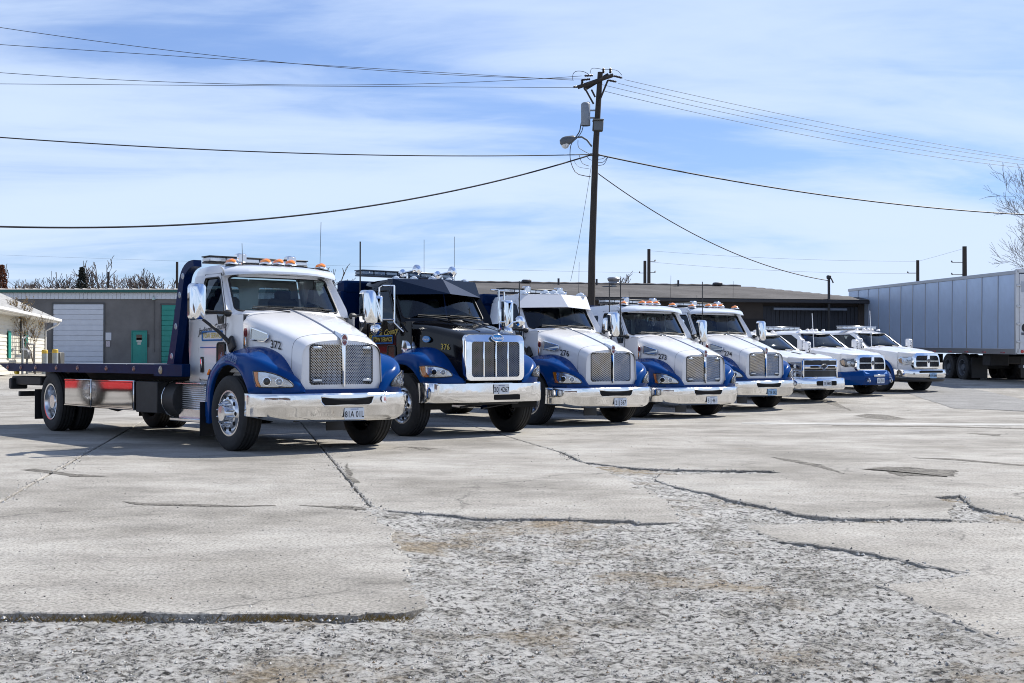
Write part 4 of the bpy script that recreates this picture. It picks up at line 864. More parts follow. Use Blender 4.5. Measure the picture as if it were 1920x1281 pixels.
# ---- flat bed of the nearest truck
def flat_bed(t, wb, loc):
    z0, z1 = .985, 1.125; x0, x1 = -9.05, -1.78; HW = 1.22
    bed = empty("flat_bed", loc); bed.parent = t
    put("deck", M().box(((x0 + x1) / 2, 0, z1 - .03), (x1 - x0 - .02, HW * 2 - .18, .05), .01).use(1).box(((x0 + x1) / 2, 0, .93), (x1 - x0 - .5, .9, .16), .01), [mat("deck_steel", (.50, .50, .49), .45, metal=.6, vary=.3), chassis], bed)
    for s in (-1, 1):
        rail = M(); rail.prism([(x1, HW - .10, z0), (x1, HW - .10, z1), (x0, HW - .10, z1 + .005), (x0 + .05, HW - .10, z1 - .02), (x0 + .55, HW - .10, z0)], (0, .10, 0)); put("side_rail", sgn(rail, s), navy, bed, smooth=0)
        for k, x in enumerate((-8.55, -7.85, -7.1, -6.1, -5.15, -3.95, -2.9)):
            put("marker_lamp", lambda: sgn(M().lathe([(.001, .02), (.03, .018), (.042, .006), (.045, 0)], o=(0, 0, 0), ax=(0, 1, 0), n=14), s), mat("smoked_lens", (.18, .10, .09), .2, metal=.5, coat=.7), bed, (x, HW * s, (z0 + z1) / 2), key=('bml', s))
    # bulkhead: two tall posts that curve forward over the cab, and a panel between them
    for s in (-1, 1):
        path = [(-1.72, 1.02), (-1.56, 1.5), (-1.43, 1.95), (-1.34, 2.28), (-1.26, 2.42), (-1.12, 2.50), (-.95, 2.525)]; path = path if s < 0 else path[:5]; yo = 0 if s < 0 else -.18; sm = catmull(path, 16); rings = []
        for i, (x, z) in enumerate(sm):
            a, b = sm[max(i - 1, 0)], sm[min(i + 1, len(sm) - 1)]; d = Vector((b[0] - a[0], 0, b[1] - a[1])).normalized(); n = Vector((-d.z, 0, d.x)); w = lerp(.105, .045, i / 15)
            rings.append([tuple(Vector((x, 1.08 + yo, z)) + n * w), tuple(Vector((x, 1.20 + yo, z)) + n * w), tuple(Vector((x, 1.20 + yo, z)) - n * w), tuple(Vector((x, 1.08 + yo, z)) - n * w)])
        put("bulkhead_post", sgn(M().loft(rings, True, True), s), post_blue, bed)
        for x, z in ((-1.64, 1.24), (-1.51, 1.66), (-1.39, 2.10), (-1.29, 2.36)):
            if s < 0: put("round_lamp", lambda: sgn(M().lathe([(.001, .012), (.032, .012), (.046, 0)], ax=(0, 1, 0), n=16), s), mat("grey_lens", (.32, .36, .42), .2, metal=.4, coat=.8), bed, (x, 1.20 * s, z), key=('rlm', s))
        put("corner_block", sgn(M().box((-1.72, 1.16, 1.04), (.95, .13, .18), .01), s), navy, bed)
        put("round_lamp", lambda: sgn(M().lathe([(.001, .012), (.045, .012), (.062, 0)], ax=(0, 1, 0), n=18), s), mat("brass_lens", (.25, .20, .14), .2, metal=.6, coat=.6), bed, (-1.95, 1.228 * s, 1.04), key=('brl', s))
    put("bulkhead_panel", M().box((-1.80, 0, 1.45), (.05, 2.16, .95), .01), navy, bed)
    # under-bed equipment
    for s in (-1, 1):
        for xa, xb in ((-5.78, -4.62), (-4.60, -2.95)):
            b = put("tool_box", sgn(M().box(((xa + xb) / 2, 1.0, .655), (xb - xa, .42, .45), .012), s), steel, t, loc)
            put("door_seam", sgn(M().tube([(xa + .03, 1.212, .46), (xa + .03, 1.212, .85), (xb - .03, 1.212, .85), (xb - .03, 1.212, .46), (xa + .03, 1.212, .46)], .004, 4, False), s), dark, b)
        put("tool_box", sgn(M().box((-2.55, .98, .64), (.76, .40, .46), .012), s), chassis, t, loc)
        tk = put("fuel_tank", sgn(M().lathe([(.001, -.01), (.25, -.01), (.27, 0), (.27, .52), (.25, .53), (.001, .53)], o=(-2.28, .86, .62), ax=(1, 0, 0), n=28), s), chassis, t, loc)
        put("tank_strap", sgn(M().lathe([(.274, .0), (.278, .005), (.278, .055), (.274, .06)], o=(-2.18, .86, .62), ax=(1, 0, 0), n=28), s), chrome, tk)
        put("mud_flap", sgn(M().box((-wb - .66, .95, .42), (.012, .56, .52), .003), s), blackp, t, loc)
        put("tail_bracket", sgn(M().box((-7.9, 1.0, .82), (1.5, .24, .16), .02).box((-8.5, 1.05, .76), (.14, .3, .20), .02), s), chassis, t, loc)
    put("rear_bar", M().box((-8.15, 0, .58), (.10, 2.3, .09), .01), chassis, t, loc)
    put("yellow_strap", M().box((-8.25, -1.16, .965), (.13, .06, .07), .015), mat("yellow_strap", (.75, .52, .02), .6), t, loc)
    put("subframe", M().box((-5.5, 0, .86), (6.4, .86, .14), .01), chassis, t, loc)
    return bed
def wrecker_body(t, loc, x0=-5.6, x1=-1.75, top=1.95, hw=1.12):
    """tow body: side boxes, bulkhead, boom"""
    b = empty("tow_body", loc); b.parent = t
    for s in (-1, 1): put("side_box", sgn(M().box(((x0 + x1) / 2, .86, 1.18), (x1 - x0, .52, .62), .03), s), blue, b, key=('wb', x0, x1, s))
    put("deck", M().box(((x0 + x1) / 2, 0, .95), (x1 - x0, 1.4, .1), .02), chassis, b, key=('wd', x0, x1))
    put("bulkhead", M().box((x1 + .06, 0, 1.75), (.16, hw * 2, 1.1), .03), navy, b, key=('wbh', x1)); put("headboard", M().box((x1 + .02, 0, top + .45), (.30, hw * 2 - .1, .22), .04), navy, b, key=('wbt', x1, top))
    put("boom", M().box(((x0 + x1) / 2 - .2, 0, 1.75), (x1 - x0, .30, .28), .03, Matrix.Rotation(R(6), 3, 'Y')), navy, b, key=('wbo', x0, x1))
    return b
def door_sign(t, loc, paint_dark, y=-.987, x=-.80, z=1.60):
    u, v = (1, 0, .02), (0, 0, 1)
    c = ink_y if paint_dark else ink
    for wd, dx in (("Jackson", -.22), ("County", .24)): put("lettering", text_m(wd, .135, flat((x + dx, y, z + dx * .10), (1, 0, .10), v, off=.004), shear=.35, bold=.008), c, t, loc, smooth=0)
    put("sign_border", M().tube([(x - .30, y - .004, z - .16), (x + .30, y - .004, z - .16), (x + .30, y - .004, z - .04), (x - .30, y - .004, z - .04), (x - .30, y - .004, z - .16)], .011, 4, False), mat("sign_blue", (.03, .16, .45), .4), t, loc, smooth=0)
    put("lettering", text_m("TOW SERVICE", .092, flat((x, y, z - .10), (1, 0, 0), v, off=.004), bold=.012), ink_y, t, loc, smooth=0)
    if not paint_dark: put("pinstripe", M().box((x - .12, y - .003, z - .26), (.50, .004, .012), .001), ink_b, t, loc)
YW = [39.2, 38.2, 36.9, 35.5, 34.2]
A = R
t1 = truck_a(dict(pos=(-2.869, 18.05), yaw=R(39.2), ride=.04, num="372", plate="81A 01L", paint=white, cabkey='day', wb=6.45, bed='flat', phone=True, glights=True, label="white and blue flatbed tow truck numbered 372 nearest the camera"))
flat_bed(t1, 6.45, (0, 0, .02)); door_sign(t1, (0, 0, .04), False)
kc = put("arrowhead_sticker", M().prism([(1.085 - .35 * (y - .62) , y, z) for y, z in [(.52, .655), (.535, .69), (.60, .70), (.68, .685), (.74, .65), (.69, .612), (.61, .598), (.54, .615)]], (.008, 0, 0)), ink_w, t1, (0.012, 0, .03), smooth=0)
put("lettering", text_m("KC", .065, lambda a, b: Vector((1.085 - .35 * (a) + .011, .62 + a, .65 + b)), bold=.02), ink_r, kc, smooth=0)
t3 = truck_a(dict(pos=(1.249, 25.0), yaw=R(36.9), ride=-.03, num="276", plate="21J 367", paint=white, cabkey='day', wb=5.4, bed='w', visor='drop', mark=clear_lens, label="white and blue tow truck numbered 276 with a deep white visor"))
t4 = truck_a(dict(pos=(3.45, 28.2), yaw=R(35.5), ride=-.09, num="273", plate="51J 461", paint=white, cabkey='crew', rear=-2.15, crew=True, wb=5.6, bed='w', glights=True, label="white and blue tow truck numbered 273, fourth from the flatbed end"))
t5 = truck_a(dict(pos=(5.42, 31.7), yaw=R(34.2), ride=-.04, num="274", plate="72B 0KJ", pblue=True, paint=white, cabkey='day', wb=5.4, bed='w', glights=True, label="white and blue tow truck numbered 274, farthest of the heavy trucks"))
wrecker_body(t3, (0, 0, 0)); wrecker_body(t4, (0, 0, -.06), x1=-2.3, x0=-6.0); wrecker_body(t5, (0, 0, 0)); door_sign(t3, (0, 0, -.03), False)
# ------------------------------------------------------------------ black truck with the tall chrome grille shell
HOODB = [(-.44, .84, 1.86), (-.2, .80, 1.82), (.1, .74, 1.77), (.4, .67, 1.71), (.7, .61, 1.65), (.86, .575, 1.605), (.93, .565, 1.575)]
FEN_B = [(-.84, 1.05, .62, -.84, .94, .66), (-.76, 1.10, .86, -.74, .90, .92), (-.62, 1.13, 1.04, -.60, .86, 1.11), (-.38, 1.15, 1.19, -.38, .83, 1.27), (-.08, 1.16, 1.28, -.08, .77, 1.36), (.22, 1.165, 1.285, .22, .70, 1.37),
    (.42, 1.16, 1.245, .42, .66, 1.30), (.58, 1.12, 1.18, .56, .635, 1.20), (.71, 1.05, 1.11, .66, .61, 1.09), (.81, .94, 1.03, .75, .59, .98), (.87, .80, .95, .82, .575, .90), (.90, .66, .89, .87, .56, .85), (.905, .57, .85, .89, .54, .83)]
HL_B = [(-.0, .17), (.12, .18), (.26, .175), (.38, .15), (.47, .11), (.52, .065), (.535, .03), (.51, .015), (.30, 0), (.12, -.002), (.05, .03), (.01, .10)]
def truck_b():
    X, Y = -.85, 21.4; t = empty("tow_truck", (X, Y, gz(X, Y)), R(38.2) - math.pi / 2, "black tow truck with blue fenders and a tall chrome grille", 'tow truck', 'tow trucks parked in a row')
    loc = (0, 0, .04); paint = black_paint
    def hw(x): return interp([(a, b) for a, b, c in HOODB], x)
    def hood():
        m = M(); m.loft([[(x, y, z) for y, z in half_profile_ring(w, zt, .84, (0.0, .006, .02, .04, .06, .10, .16))] for x, w, zt in catmull(HOODB, 20)], False); return m
    h = put("hood", hood, paint, t, loc)
    for y in (-.26, .26): put("hood_crease", M().tube([(x, y * (1 - .2 * (x + .4)), interp([(a, c) for a, b, c in HOODB], x) - .006) for x in (-.4, 0, .4, .8)], .012, 6), paint, h)
    put("number", text_m("376", .13, lambda a, b: Vector((.52 + a * .98, -(hw(.52 + a * .98) + .022), 1.37 + b - a * .05)), bold=.01), ink_y, h, smooth=0)
    def oval(o, ru, rv, d, u, v, n=28): return M().prism([tuple(Vector(o) + Vector(u) * math.cos(2 * math.pi * k / n) * ru + Vector(v) * math.sin(2 * math.pi * k / n) * rv) for k in range(n)], d)
    e = put("side_emblem", oval((.14, -.775, 1.50), .085, .052, (0, .02, 0), (1, .12, -.05), (0, 0, 1)), emblem_blue, h, smooth=0)
    put("lettering", text_m("Peterbilt", .045, lambda a, b: Vector((.14 + a, -.775 - .004 + a * .12, 1.495 + b - a * .05)), shear=.3, bold=.015), ink_w, e, smooth=0)
    put("side_badge", M().box((-.18, -.835, 1.46), (.05, .03, .20), .008), mat("antique_trim", (.35, .28, .2), .3, metal=.8), h)
    # grille shell
    g = empty("grille", loc); g.parent = t
    out = rrect(-.575, .575, .845, 1.575, (.09, .10), 6); out = [(y, z - .035 * max(0, (z - 1.3)) * abs(y) * 6 * .5 + (.02 if z < 1 else 0) * 0) for y, z in out]; hole = rrect(-.475, .475, .90, 1.455, (.05, .05), 4)
    def shell():
        m = M(); S = lambda y, z: (.985 - .03 * (y / .6) ** 2 - max(0, z - 1.45) * .35, y, z); panel_hole(m, S, out, hole, 3, (0, 1.17), depth=(-.05, 0, 0))
        m.loft([[tuple(S(y, z)) for y, z in out], [(.955 - .03 * (y / .6) ** 2, y * 1.02, z + (.008 if z > 1.2 else 0)) for y, z in out], [(.86, y * 1.015, z + .012) for y, z in out]], True); return m
    put("grille_shell", shell, chrome, g)
    for s in (-1, 1):
        gm = put("grille_mesh", M().grid(lambda y, z: (.935, y * s, z), [0, .48], [.895, 1.46]), dark, g, smooth=0)
        put("wire", grille_bars(s, .034, .0055, 0, .476, .90, 1.44, .945), mat("grille_wire_dark", (.42, .43, .45), .3, metal=1.0), gm, smooth=0)
    for y in (-.24, 0, .24): put("grille_bar", M().box((.965, y, 1.178), (.03, .035, .56), .01), chrome, g)
    em = put("emblem", oval((.985, 0, 1.515), .115, .058, (.022, 0, 0), (0, 1, 0), (-.25, 0, 1)), emblem_blue, g, smooth=0)
    put("lettering", text_m("Peterbilt", .06, lambda a, b: Vector((1.012 - b * .25, a, 1.51 + b)), shear=.3, bold=.02), ink_w, em, smooth=0)
    put("emblem_rim", M().tube([(1.005 - .058 * .25 * math.sin(2 * math.pi * k / 28), .118 * math.cos(2 * math.pi * k / 28), 1.515 + .061 * math.sin(2 * math.pi * k / 28)) for k in range(29)], .007, 6, False), chrome, em)
    put("small_plate", text_m("MACK", .04, flat((.952, -.38, .925), (0, 1, 0), (0, 0, 1)), bold=.02), ink_w, g, smooth=0) if False else None
    ar = lambda x: arch_z(x, .60, .80, .30)
    for s in (-1, 1):
        fe = put("fender", sgn(fender(FEN_B, ar), s), blue, t, loc)
        headlight(fe, FEN_B, s, ('hl_b',), HL_B, .16, [(.26, .085, .048), (.39, .08, .045)], .50, .895, (0, 0, 0))
        put("wheel_arch", sgn(M().loft([[(math.cos(R(a)) * .615, y, TR + math.sin(R(a)) * .615) for a in range(-10, 191, 10)] for y in (.60, 1.12)], False), s), dark, t, loc)
    plan = [(.42, -1.13), (.55, -1.155), (.70, -1.13), (.79, -1.02), (.85, -.80), (.885, -.4), (.89, 0), (.885, .4), (.85, .80), (.79, 1.02), (.70, 1.13), (.55, 1.155), (.42, 1.13)]
    m = M(); m.loft([[(x - .10, y * .97, .815), (x - .015, y, .81), (x, y, .795), (x + .004, y, .66), (x, y, .52), (x - .015, y, .50), (x - .10, y * .97, .495)] for x, y in catmull(plan, 61)], False)
    bu = put("bumper", m, bchrome, t, loc)
    put("slot", M().prism([(.88, .28 + u, .575 + v) for u, v in rrect(-.26, .26, -.042, .042, (.015, .015), 3)], (.018, 0, 0)), dark, bu, smooth=0)
    put("slot", M().prism([(.78, -.97 + u * .8, .70 + v) for u, v in rrect(-.04, .04, -.07, .07, (.03, .03), 3)], (.03, -.02, 0)), chrome, bu)
    plate_obj(bu, .90, .16, .705, "20J 4267")
    spec = dict(paint=black_paint, cabkey='blackday', seal=blackp)
    cab(t, spec, loc)
    put("sun_visor", visor_drop(), visor_mat, t, loc, smooth=0)
    for y in (-.70, -.36, 0, .36, .70): marker(t, -.80 - .06 * abs(y), y, 2.515 - .03 * abs(y), loc, clear_lens, 'm')
    for y, x in ((-.36, -.72), (.36, -.72)):
        p = put("air_horn", M().lathe([(.018, 0), (.02, .28), (.035, .36), (.085, .40), (.09, .42), (.06, .46), (.001, .475)], o=(x - .42, y, 2.635), ax=(1, 0, .08), n=20).tube([(x - .3, y, 2.54), (x - .3, y, 2.64)], .015).lathe([(.001, -.09), (.06, -.06), (.07, -.01), (.02, .0)], o=(x - .42, y, 2.635), ax=(1, 0, .08), n=16), chrome, t, loc)
    light_bar(t, -1.62, -.95, .95, 2.60, loc, mat("bar_grey", (.10, .13, .17), .4), mat("smoked_bar_lens", (.20, .26, .33), .12, metal=.3, coat=.8), 8)
    for s in (-1, 1):
        mo = empty("wing_mirror", loc); mo.parent = t; x, y, z0, z1 = -.44, 1.33, 1.72, 2.20
        rings = [[(x + dx, s * (y + u), (z0 + z1) / 2 + v) for u, v in rrect(-.105 * sc, .105 * sc, -.24 * zz, .24 * zz, (.03, .03), 4)] for dx, sc, zz in ((-.04, 1, 1), (.0, 1, 1), (.03, .96, .985), (.05, .82, .93), (.06, .55, .8), (.063, .02, .02))]
        put("shell", M().loft(rings, True), chrome, mo)
        put("convex_mirror", M().lathe([(.10, -.03), (.10, 0), (.08, .04), (.04, .06), (.001, .065)], o=(x, s * y, z0 - .06), ax=(1, 0, 0), n=20), chrome, mo)
        put("bracket", M().tube([(x - .02, s * (y - .06), z1 + .0), (x - .02, s * (y - .06), z1 + .13), (x + .02, s * (y - .10), z1 + .16), (-.46, s * .98, z1 + .17)], .014).tube([(x + .10, s * 1.06, z1 + .16), (x + .10, s * 1.06, z0 + .05), (-.20, s * .97, z0 - .10)], .014).tube([(x - .1, s * 1.06, z1 + .165), (x + .10, s * 1.06, z1 + .16)], .014).tube([(x, s * y, z0 + .1), (x + .1, s * 1.07, z0 + .1)], .012), chrome, mo)
    put("fender_mirror", M().tube([(.30, .72, 1.70), (.15, .98, 1.80), (.10, 1.16, 1.82)], .012).lathe([(.09, -.03), (.095, 0), (.07, .04), (.001, .06)], o=(.10, 1.18, 1.82), ax=(1, 0, 0), n=18), chrome, t, loc)
    for s in (-1, 1):
        st = put("exhaust_stack", M().tube([(-1.86, s * .88, .9), (-1.86, s * .88, 2.38), (-1.90, s * .88, 2.46)], .075, 16).lathe([(.11, 0), (.115, .02), (.115, 1.0), (.11, 1.02)], o=(-1.86, s * .88, 1.1), ax=(0, 0, 1), n=20, capend=True), chrome, t, loc) if s > 0 else None
        put("air_intake", M().lathe([(.12, -.02), (.14, 0), (.14, .12), (.12, .15), (.001, .16)], o=(-.26, s * .80, 1.36), ax=(0, s, 0), n=24), chrome, t, loc)
    door_sign(t, loc, True)
    def cha():
        m = M(); wb = 5.4
        for y in (-.43, .43): m.box(((.6 - wb - 1.5) / 2, y, .70), (wb + 2.1, .08, .22), .01)
        m.box((0, 0, .50), (.12, 1.7, .12), .02); m.box((-.2, 0, .75), (1.2, .8, .5), .05); m.box((-wb, 0, .50), (.2, 1.6, .2), .05); m.box((.6, 0, .50), (.4, 1.2, .08), .02); m.tube([(.7, -.5, .42), (.5, .5, .50)], .02); m.tube([(.75, -.1, .40), (.45, .8, .47)], .012); return m
    put("chassis", cha(), chassis, t, loc)
    for s in (-1, 1):
        add_wheel(t, 0, 1.03, s, 'front'); add_wheel(t, -5.4, 1.06, s, 'rear'); add_wheel(t, -5.4, .73, s, 'rear')
        put("step_box", sgn(M().box((-1.42, .90, .62), (.74, .12, .42), .02).use(1).box((-1.34, 1.0, .36), (1.0, .20, .05), .012), s), [tread_plate, alum], t, loc)
    put("antenna", M().tube([(-1.40, -1.05, 1.3), (-1.40, -1.05, 3.15)], .012, 6), blackp, t, loc); put("antenna", M().tube([(-.9, -.1, 2.5), (-.9, -.1, 3.2)], .004, 5), blackp, t, loc)
    put("antenna", M().tube([(-1.0, .6, 2.5), (-1.0, .6, 3.3)], .004, 5), blackp, t, loc)
    wrecker_body(t, (0, 0, .08), x0=-5.8, x1=-1.95, top=1.92, hw=1.16)
    return t
truck_b()
# whip antennas on the other trucks
for tr, pts in ((t3, [(-.45, -1.05, 1.2, 2.70)]), (t4, [(-.90, -1.0, 1.7, 2.88), (-.5, -1.02, 1.6, 2.92)]), (t5, [(-.1, -.98, 1.5, 3.05)])):
    for x, y, za, zb in pts: put("antenna", M().tube([(x, y, za), (x, y, zb)], .011, 6), blackp, tr, smooth=0)
st5 = put("exhaust_stack", M().tube([(-1.82, .92, .9), (-1.82, .92, 2.42)], .075, 16).use(1).box((-1.72, .92, 2.15), (.02, .05, .22), .004), [chrome, red_lens], t5)
put("exhaust_stack", M().tube([(-1.85, .86, .9), (-1.85, .86, 2.3)], .07, 16), chrome, t4)
# ------------------------------------------------------------------ pickups
PW = .985
def p_belt(x): return interp([(-5.2, 1.30), (-.5, 1.30), (-.2, 1.275), (.4, 1.20), (.9, 1.10), (1.0, 1.07)], x)
def p_y(x, z):
    y = PW - .02 * max(0, z - 1.0) - (.05 if z < .55 else 0) * (0.55 - z) * 3
    if x > .15: y -= .125 * ((x - .15) / .45) ** 2
    return y
def p_arch(x, xc, r=.50, rz=.42):
    return rz + math.sqrt(max(0, r * r - (x - xc) ** 2)) if abs(x - xc) < r else 0
def pickup(spec):
    X, Y = spec['pos']; t = empty("pickup_truck", (X, Y, gz(X, Y)), spec['yaw'] - math.pi / 2, spec['label'], 'pickup truck', 'white pickup trucks at the end of the row')
    WB = 3.75; cabend = -2.55 if not spec.get('crew') else -3.15; paint = spec.get('paint', white); pn = paint.name; ch = spec['style']; loc = (0, 0, spec.get('ride', 0))
    flare = blue if spec.get('flare') else white
    def side():
        xs = [-5.0 + .05 * k for k in range(113)]; m = M(); rings = []
        for x in xs:
            zb = max(.46, p_arch(x, 0), p_arch(x, -WB)) if x < .52 else max(.52, p_arch(x, 0)); zt = p_belt(x)
            zs = [lerp(zb, zt, k / 8) for k in range(9)]; ring = [(x, p_y(x, zb) - .06, zb + .01)] + [(x, p_y(x, z) + .02 * math.sin(math.pi * k / 8), z) for k, z in enumerate(zs)]
            ring.append((x, p_y(x, zt) - .04, zt + .022)); ring.append((x, p_y(x, zt) - .12, zt + .03)); rings.append(ring)
        m.loft(rings, False); return m
    for s in (-1, 1):
        bs = put("body_side", lambda: sgn(side(), s), paint, t, loc, key=('pside', s, pn))
        def fl(xc):
            m = M(); rings = []
            if True:
                rings = []
                for a in range(-8, 189, 7):
                    c, sn = math.cos(R(a)), math.sin(R(a)); rings.append([(xc + c * .50, PW - .03, .42 + sn * .50), (xc + c * .505, PW + .035, .42 + sn * .505), (xc + c * .56, PW + .04, .42 + sn * .56), (xc + c * .60, PW + .005, .42 + sn * .60)])
                m.loft(rings, False)
            return sgn(m, s)
        if spec.get('flare'):
            for xc in (0, -WB): put("wheel_flare", lambda: fl(xc), flare, t, loc, key=('pfl', s, xc))
        put("wheel_arch", lambda: sgn(M().loft([[(math.cos(R(a)) * .51, y, .42 + math.sin(R(a)) * .51) for a in range(-10, 191, 10)] for y in (.55, .95)], False), s), dark, t, loc, key=('pwa', s))
        add_wheel(t, 0, .86, s, 'front', rad=.415, w=.27, rimr=.235); add_wheel(t, -WB, .86, s, 'front', rad=.415, w=.27, rimr=.235)
    fx = lambda y: .972 - .10 * (y / .8) ** 2 - .25 * (max(0, abs(y) - .52) / .32) ** 2
    def hood():
        m = M(); xs = [k / 30 for k in range(31)]
        def hs(tt, u):
            y = u * .865; x = lerp(-.50, fx(y) - .002, tt); yy = min(abs(y), p_y(x, 1.2) - .06) * (1 if y > 0 else -1); e = abs(u)
            return (x, yy, p_belt(x) + .02 + .055 * (1 - e ** 3) + (.020 if .30 < e < .66 else 0) * (1 - tt) - .07 * max(0, (tt - .86) / .14) ** 2)
        m.grid(hs, xs, [-1 + 2 * k / 40 for k in range(41)]); return m
    hd = put("hood", hood, paint, t, loc, key=('phood', pn))
    # front face behind grille and lamps
    put("front_panel", lambda: M().grid(lambda y, z: (fx(y) - .004, y, z), [-.865 + .0577 * k for k in range(31)], [.50, .80, 1.15]), paint, t, loc, key=('pfp', pn))
    g = empty("grille", loc); g.parent = t
    if ch == 'cross':
        GZ0, GZ1, GH = .70, 1.13, .56
        out = [(-.56, .70), (.56, .70), (.60, .78), (.575, 1.02), (.52, 1.12), (.40, 1.145), (-.40, 1.145), (-.52, 1.12), (-.575, 1.02), (-.60, .78)]; hole = [(-.50, .745), (.50, .745), (.525, .80), (.505, 1.0), (.46, 1.065), (.36, 1.08), (-.36, 1.08), (-.46, 1.065), (-.505, 1.0), (-.525, .80)]
        def sur():
            m = M(); S = lambda y, z: (fx(y) + .075 - max(0, z - .95) * .25, y, z); panel_hole(m, S, out, hole, 2, (0, .91), depth=(-.05, 0, 0)); m.loft([[tuple(S(y, z)) for y, z in out], [(fx(y) - .02, y * 1.02, z + (.012 if z > .9 else 0)) for y, z in out]], True); return m
        put("grille_surround", sur, chrome, g, key='psur')
        for s in (-1, 1):
            for za, zb in ((.745, .905), (.925, 1.085)): put("grille_panel", lambda: M().grid(lambda y, z: (fx(y) + .03, y * s, z), [.03, .25, .53], [za, zb]), grille_c, g, key=('pgp', s, za), smooth=0)
        put("grille_bar", lambda: M().box((1.03, 0, .91), (.03, .12, .37), .012), chrome, g, key='pgb1'); put("grille_bar", lambda: M().tube([(fx(y) + .055, y, .915) for y in (-.51, -.3, 0, .3, .51)], .018, 6), chrome, g, key='pgb2')
        def ram():
            m = M(); m.prism([(1.045, y, .92 + z) for y, z in [(-.012, -.07), (.012, -.07), (.028, -.03), (.05, -.02), (.066, .02), (.05, .055), (.02, .06), (.0, .048), (-.02, .06), (-.05, .055), (-.066, .02), (-.05, -.02), (-.028, -.03)]], (.014, 0, 0)); return m
        put("emblem", ram, mat("pewter", (.16, .16, .17), .3, metal=1.0), g, key='ram', smooth=0)
        for s in (-1, 1):
            hp = [(.60, .80), (.78, .80), (.84, .85), (.862, .98), (.82, 1.045), (.62, 1.04), (.595, .92)]
            h = empty("headlight", loc); h.parent = t; S = lambda o: (lambda y, z: (fx(y) + o + .0, y * s, z))
            put("reflector", lambda: pane(M(), S(.006), hp, 4), lamp_bowl if spec.get('bright') else mat("smoked_reflector", (.10, .10, .11), .2, metal=.7), h, key=('phr', s, bool(spec.get('bright'))))
            put("turn_signal", lambda: pane(M(), S(.014), [(.785, .83), (.83, .875), (.85, .97), (.80, 1.01)], 2), mat("pale_amber", (.75, .45, .22), .2, coat=.8), h, key=('pht', s), smooth=0)
            for k, (y, r) in enumerate(((.715, .066), (.645, .045))): put("lens", lambda: M().lathe([(r, 0), (r, .012), (r * .8, .015), (r * .7, .004), (r * .4, .016), (.001, .02)], o=(fx(y) + .008, y * s, .91), ax=(1, .8 * s, 0), n=20), clear_lens, h, key=('phl', s, k))
            put("lamp_cover", lambda: pane(M(), S(.026), hp, 4), cover, h, key=('phc', s))
    else:
        g2 = mat("grille_black", (.008, .008, .009), .4)
        put("grille_panel", lambda: M().grid(lambda y, z: (fx(y) + .02, y, z), [-.60, -.3, 0, .3, .60], [.62, 1.10]), g2, g, key='cgp', smooth=0)
        def bar(z, h, y1=.60, d=.05): return M().loft([[(fx(y) + d, y, z - h / 2), (fx(y) + d + .02, y, z), (fx(y) + d, y, z + h / 2), (fx(y) + d - .04, y, z + h / 2), (fx(y) + d - .04, y, z - h / 2)] for y in [-y1 + 2 * y1 * k / 16 for k in range(17)]], True, True)
        put("grille_bar", lambda: bar(1.105, .05, .60, .03), mat("bowbar", (.42, .55, .75), .15, metal=.8, coat=.6), g, key='cg0')
        put("grille_bar", lambda: bar(.93, .09), chrome, g, key='cg1'); put("grille_bar", lambda: bar(.835, .03, .86, .03), chrome, g, key='cg2'); put("grille_bar", lambda: bar(.64, .05, .86, .03), chrome, g, key='cg3')
        for y in (-.62, .62): put("grille_post", lambda: M().box((fx(.62) + .03, 0, .87), (.05, .045, .46), .01), chrome, g, (0, y, 0), key='cgp2')
        for k, (ya, yb) in enumerate(((-.46, -.16), (.16, .46))): put("grille_slot", lambda: M().box((fx(.3) + .068, (ya + yb) / 2, .925), (.02, yb - ya, .05), .006), dark, g, key=('cgs', k))
        bt = [(-.13, .0), (-.10, .038), (-.045, .038), (-.04, .06), (.06, .06), (.055, .038), (.13, .038), (.10, -.0), (.07, -.03), (.04, -.03), (.035, -.055), (-.06, -.055), (-.055, -.03), (-.155, -.03)]
        em = put("emblem", lambda: M().prism([(1.045, y, .93 + z * 1.1) for y, z in bt], (.02, 0, 0)), ink, g, key='bow', smooth=0); put("emblem_rim", lambda: M().tube([(1.065, y, .93 + z * 1.1) for y, z in bt + bt[:1]], .008, 5, False), chrome, em, key='bowr')
        for s in (-1, 1):
            for k, (za, zb) in enumerate(((.66, .80), (.86, 1.04))):
                h = empty("headlight", loc); h.parent = t; hp = [(.655, za), (.85, za), (.86, zb - .02), (.84, zb), (.655, zb)]; S = lambda o: (lambda y, z: (fx(y) + o, y * s, z))
                put("reflector", lambda: pane(M(), S(.006), hp, 3), mat("dark_reflector", (.12, .12, .13), .15, metal=.9), h, key=('chr', s, k)); put("lens", lambda: M().lathe([(.055, 0), (.055, .014), (.04, .012), (.001, .02)], o=(fx(.75) + .01, .75 * s, (za + zb) / 2), ax=(1, .3 * s, 0), n=18), clear_lens, h, key=('chl', s, k)); put("lamp_cover", lambda: pane(M(), S(.024), hp, 3), cover, h, key=('chc', s, k))
                put("lamp_bezel", lambda: loop_tube(M(), S(.01), hp, .012), chrome, h, key=('chb', s, k)); put("turn_signal", lambda: M().box((fx(.855) + .0, .868 * s, (za + zb) / 2), (.03, .03, zb - za - .03), .008), amber, h, key=('cht', s, k))
    # bumper
    b = spec['bumper']
    def swept(z0, z1, out=.10, ends=.96, n=49):
        plan = [(.40, -PW), (.62, -PW), (.82, -.92), (.95, -.76), (1.03, -.45), (1.055, 0), (1.03, .45), (.95, .76), (.82, .92), (.62, PW), (.40, PW)]; m = M()
        m.loft([[(x - .02, y, z1 + .01), (x + out - .02, y, z1), (x + out, y, z1 - .03), (x + out + .012, y, (z0 + z1) / 2), (x + out, y, z0 + .04), (x + out - .04, y * .99, z0), (x - .05, y * .96, z0)] for x, y in catmull(plan, n)], False); return m
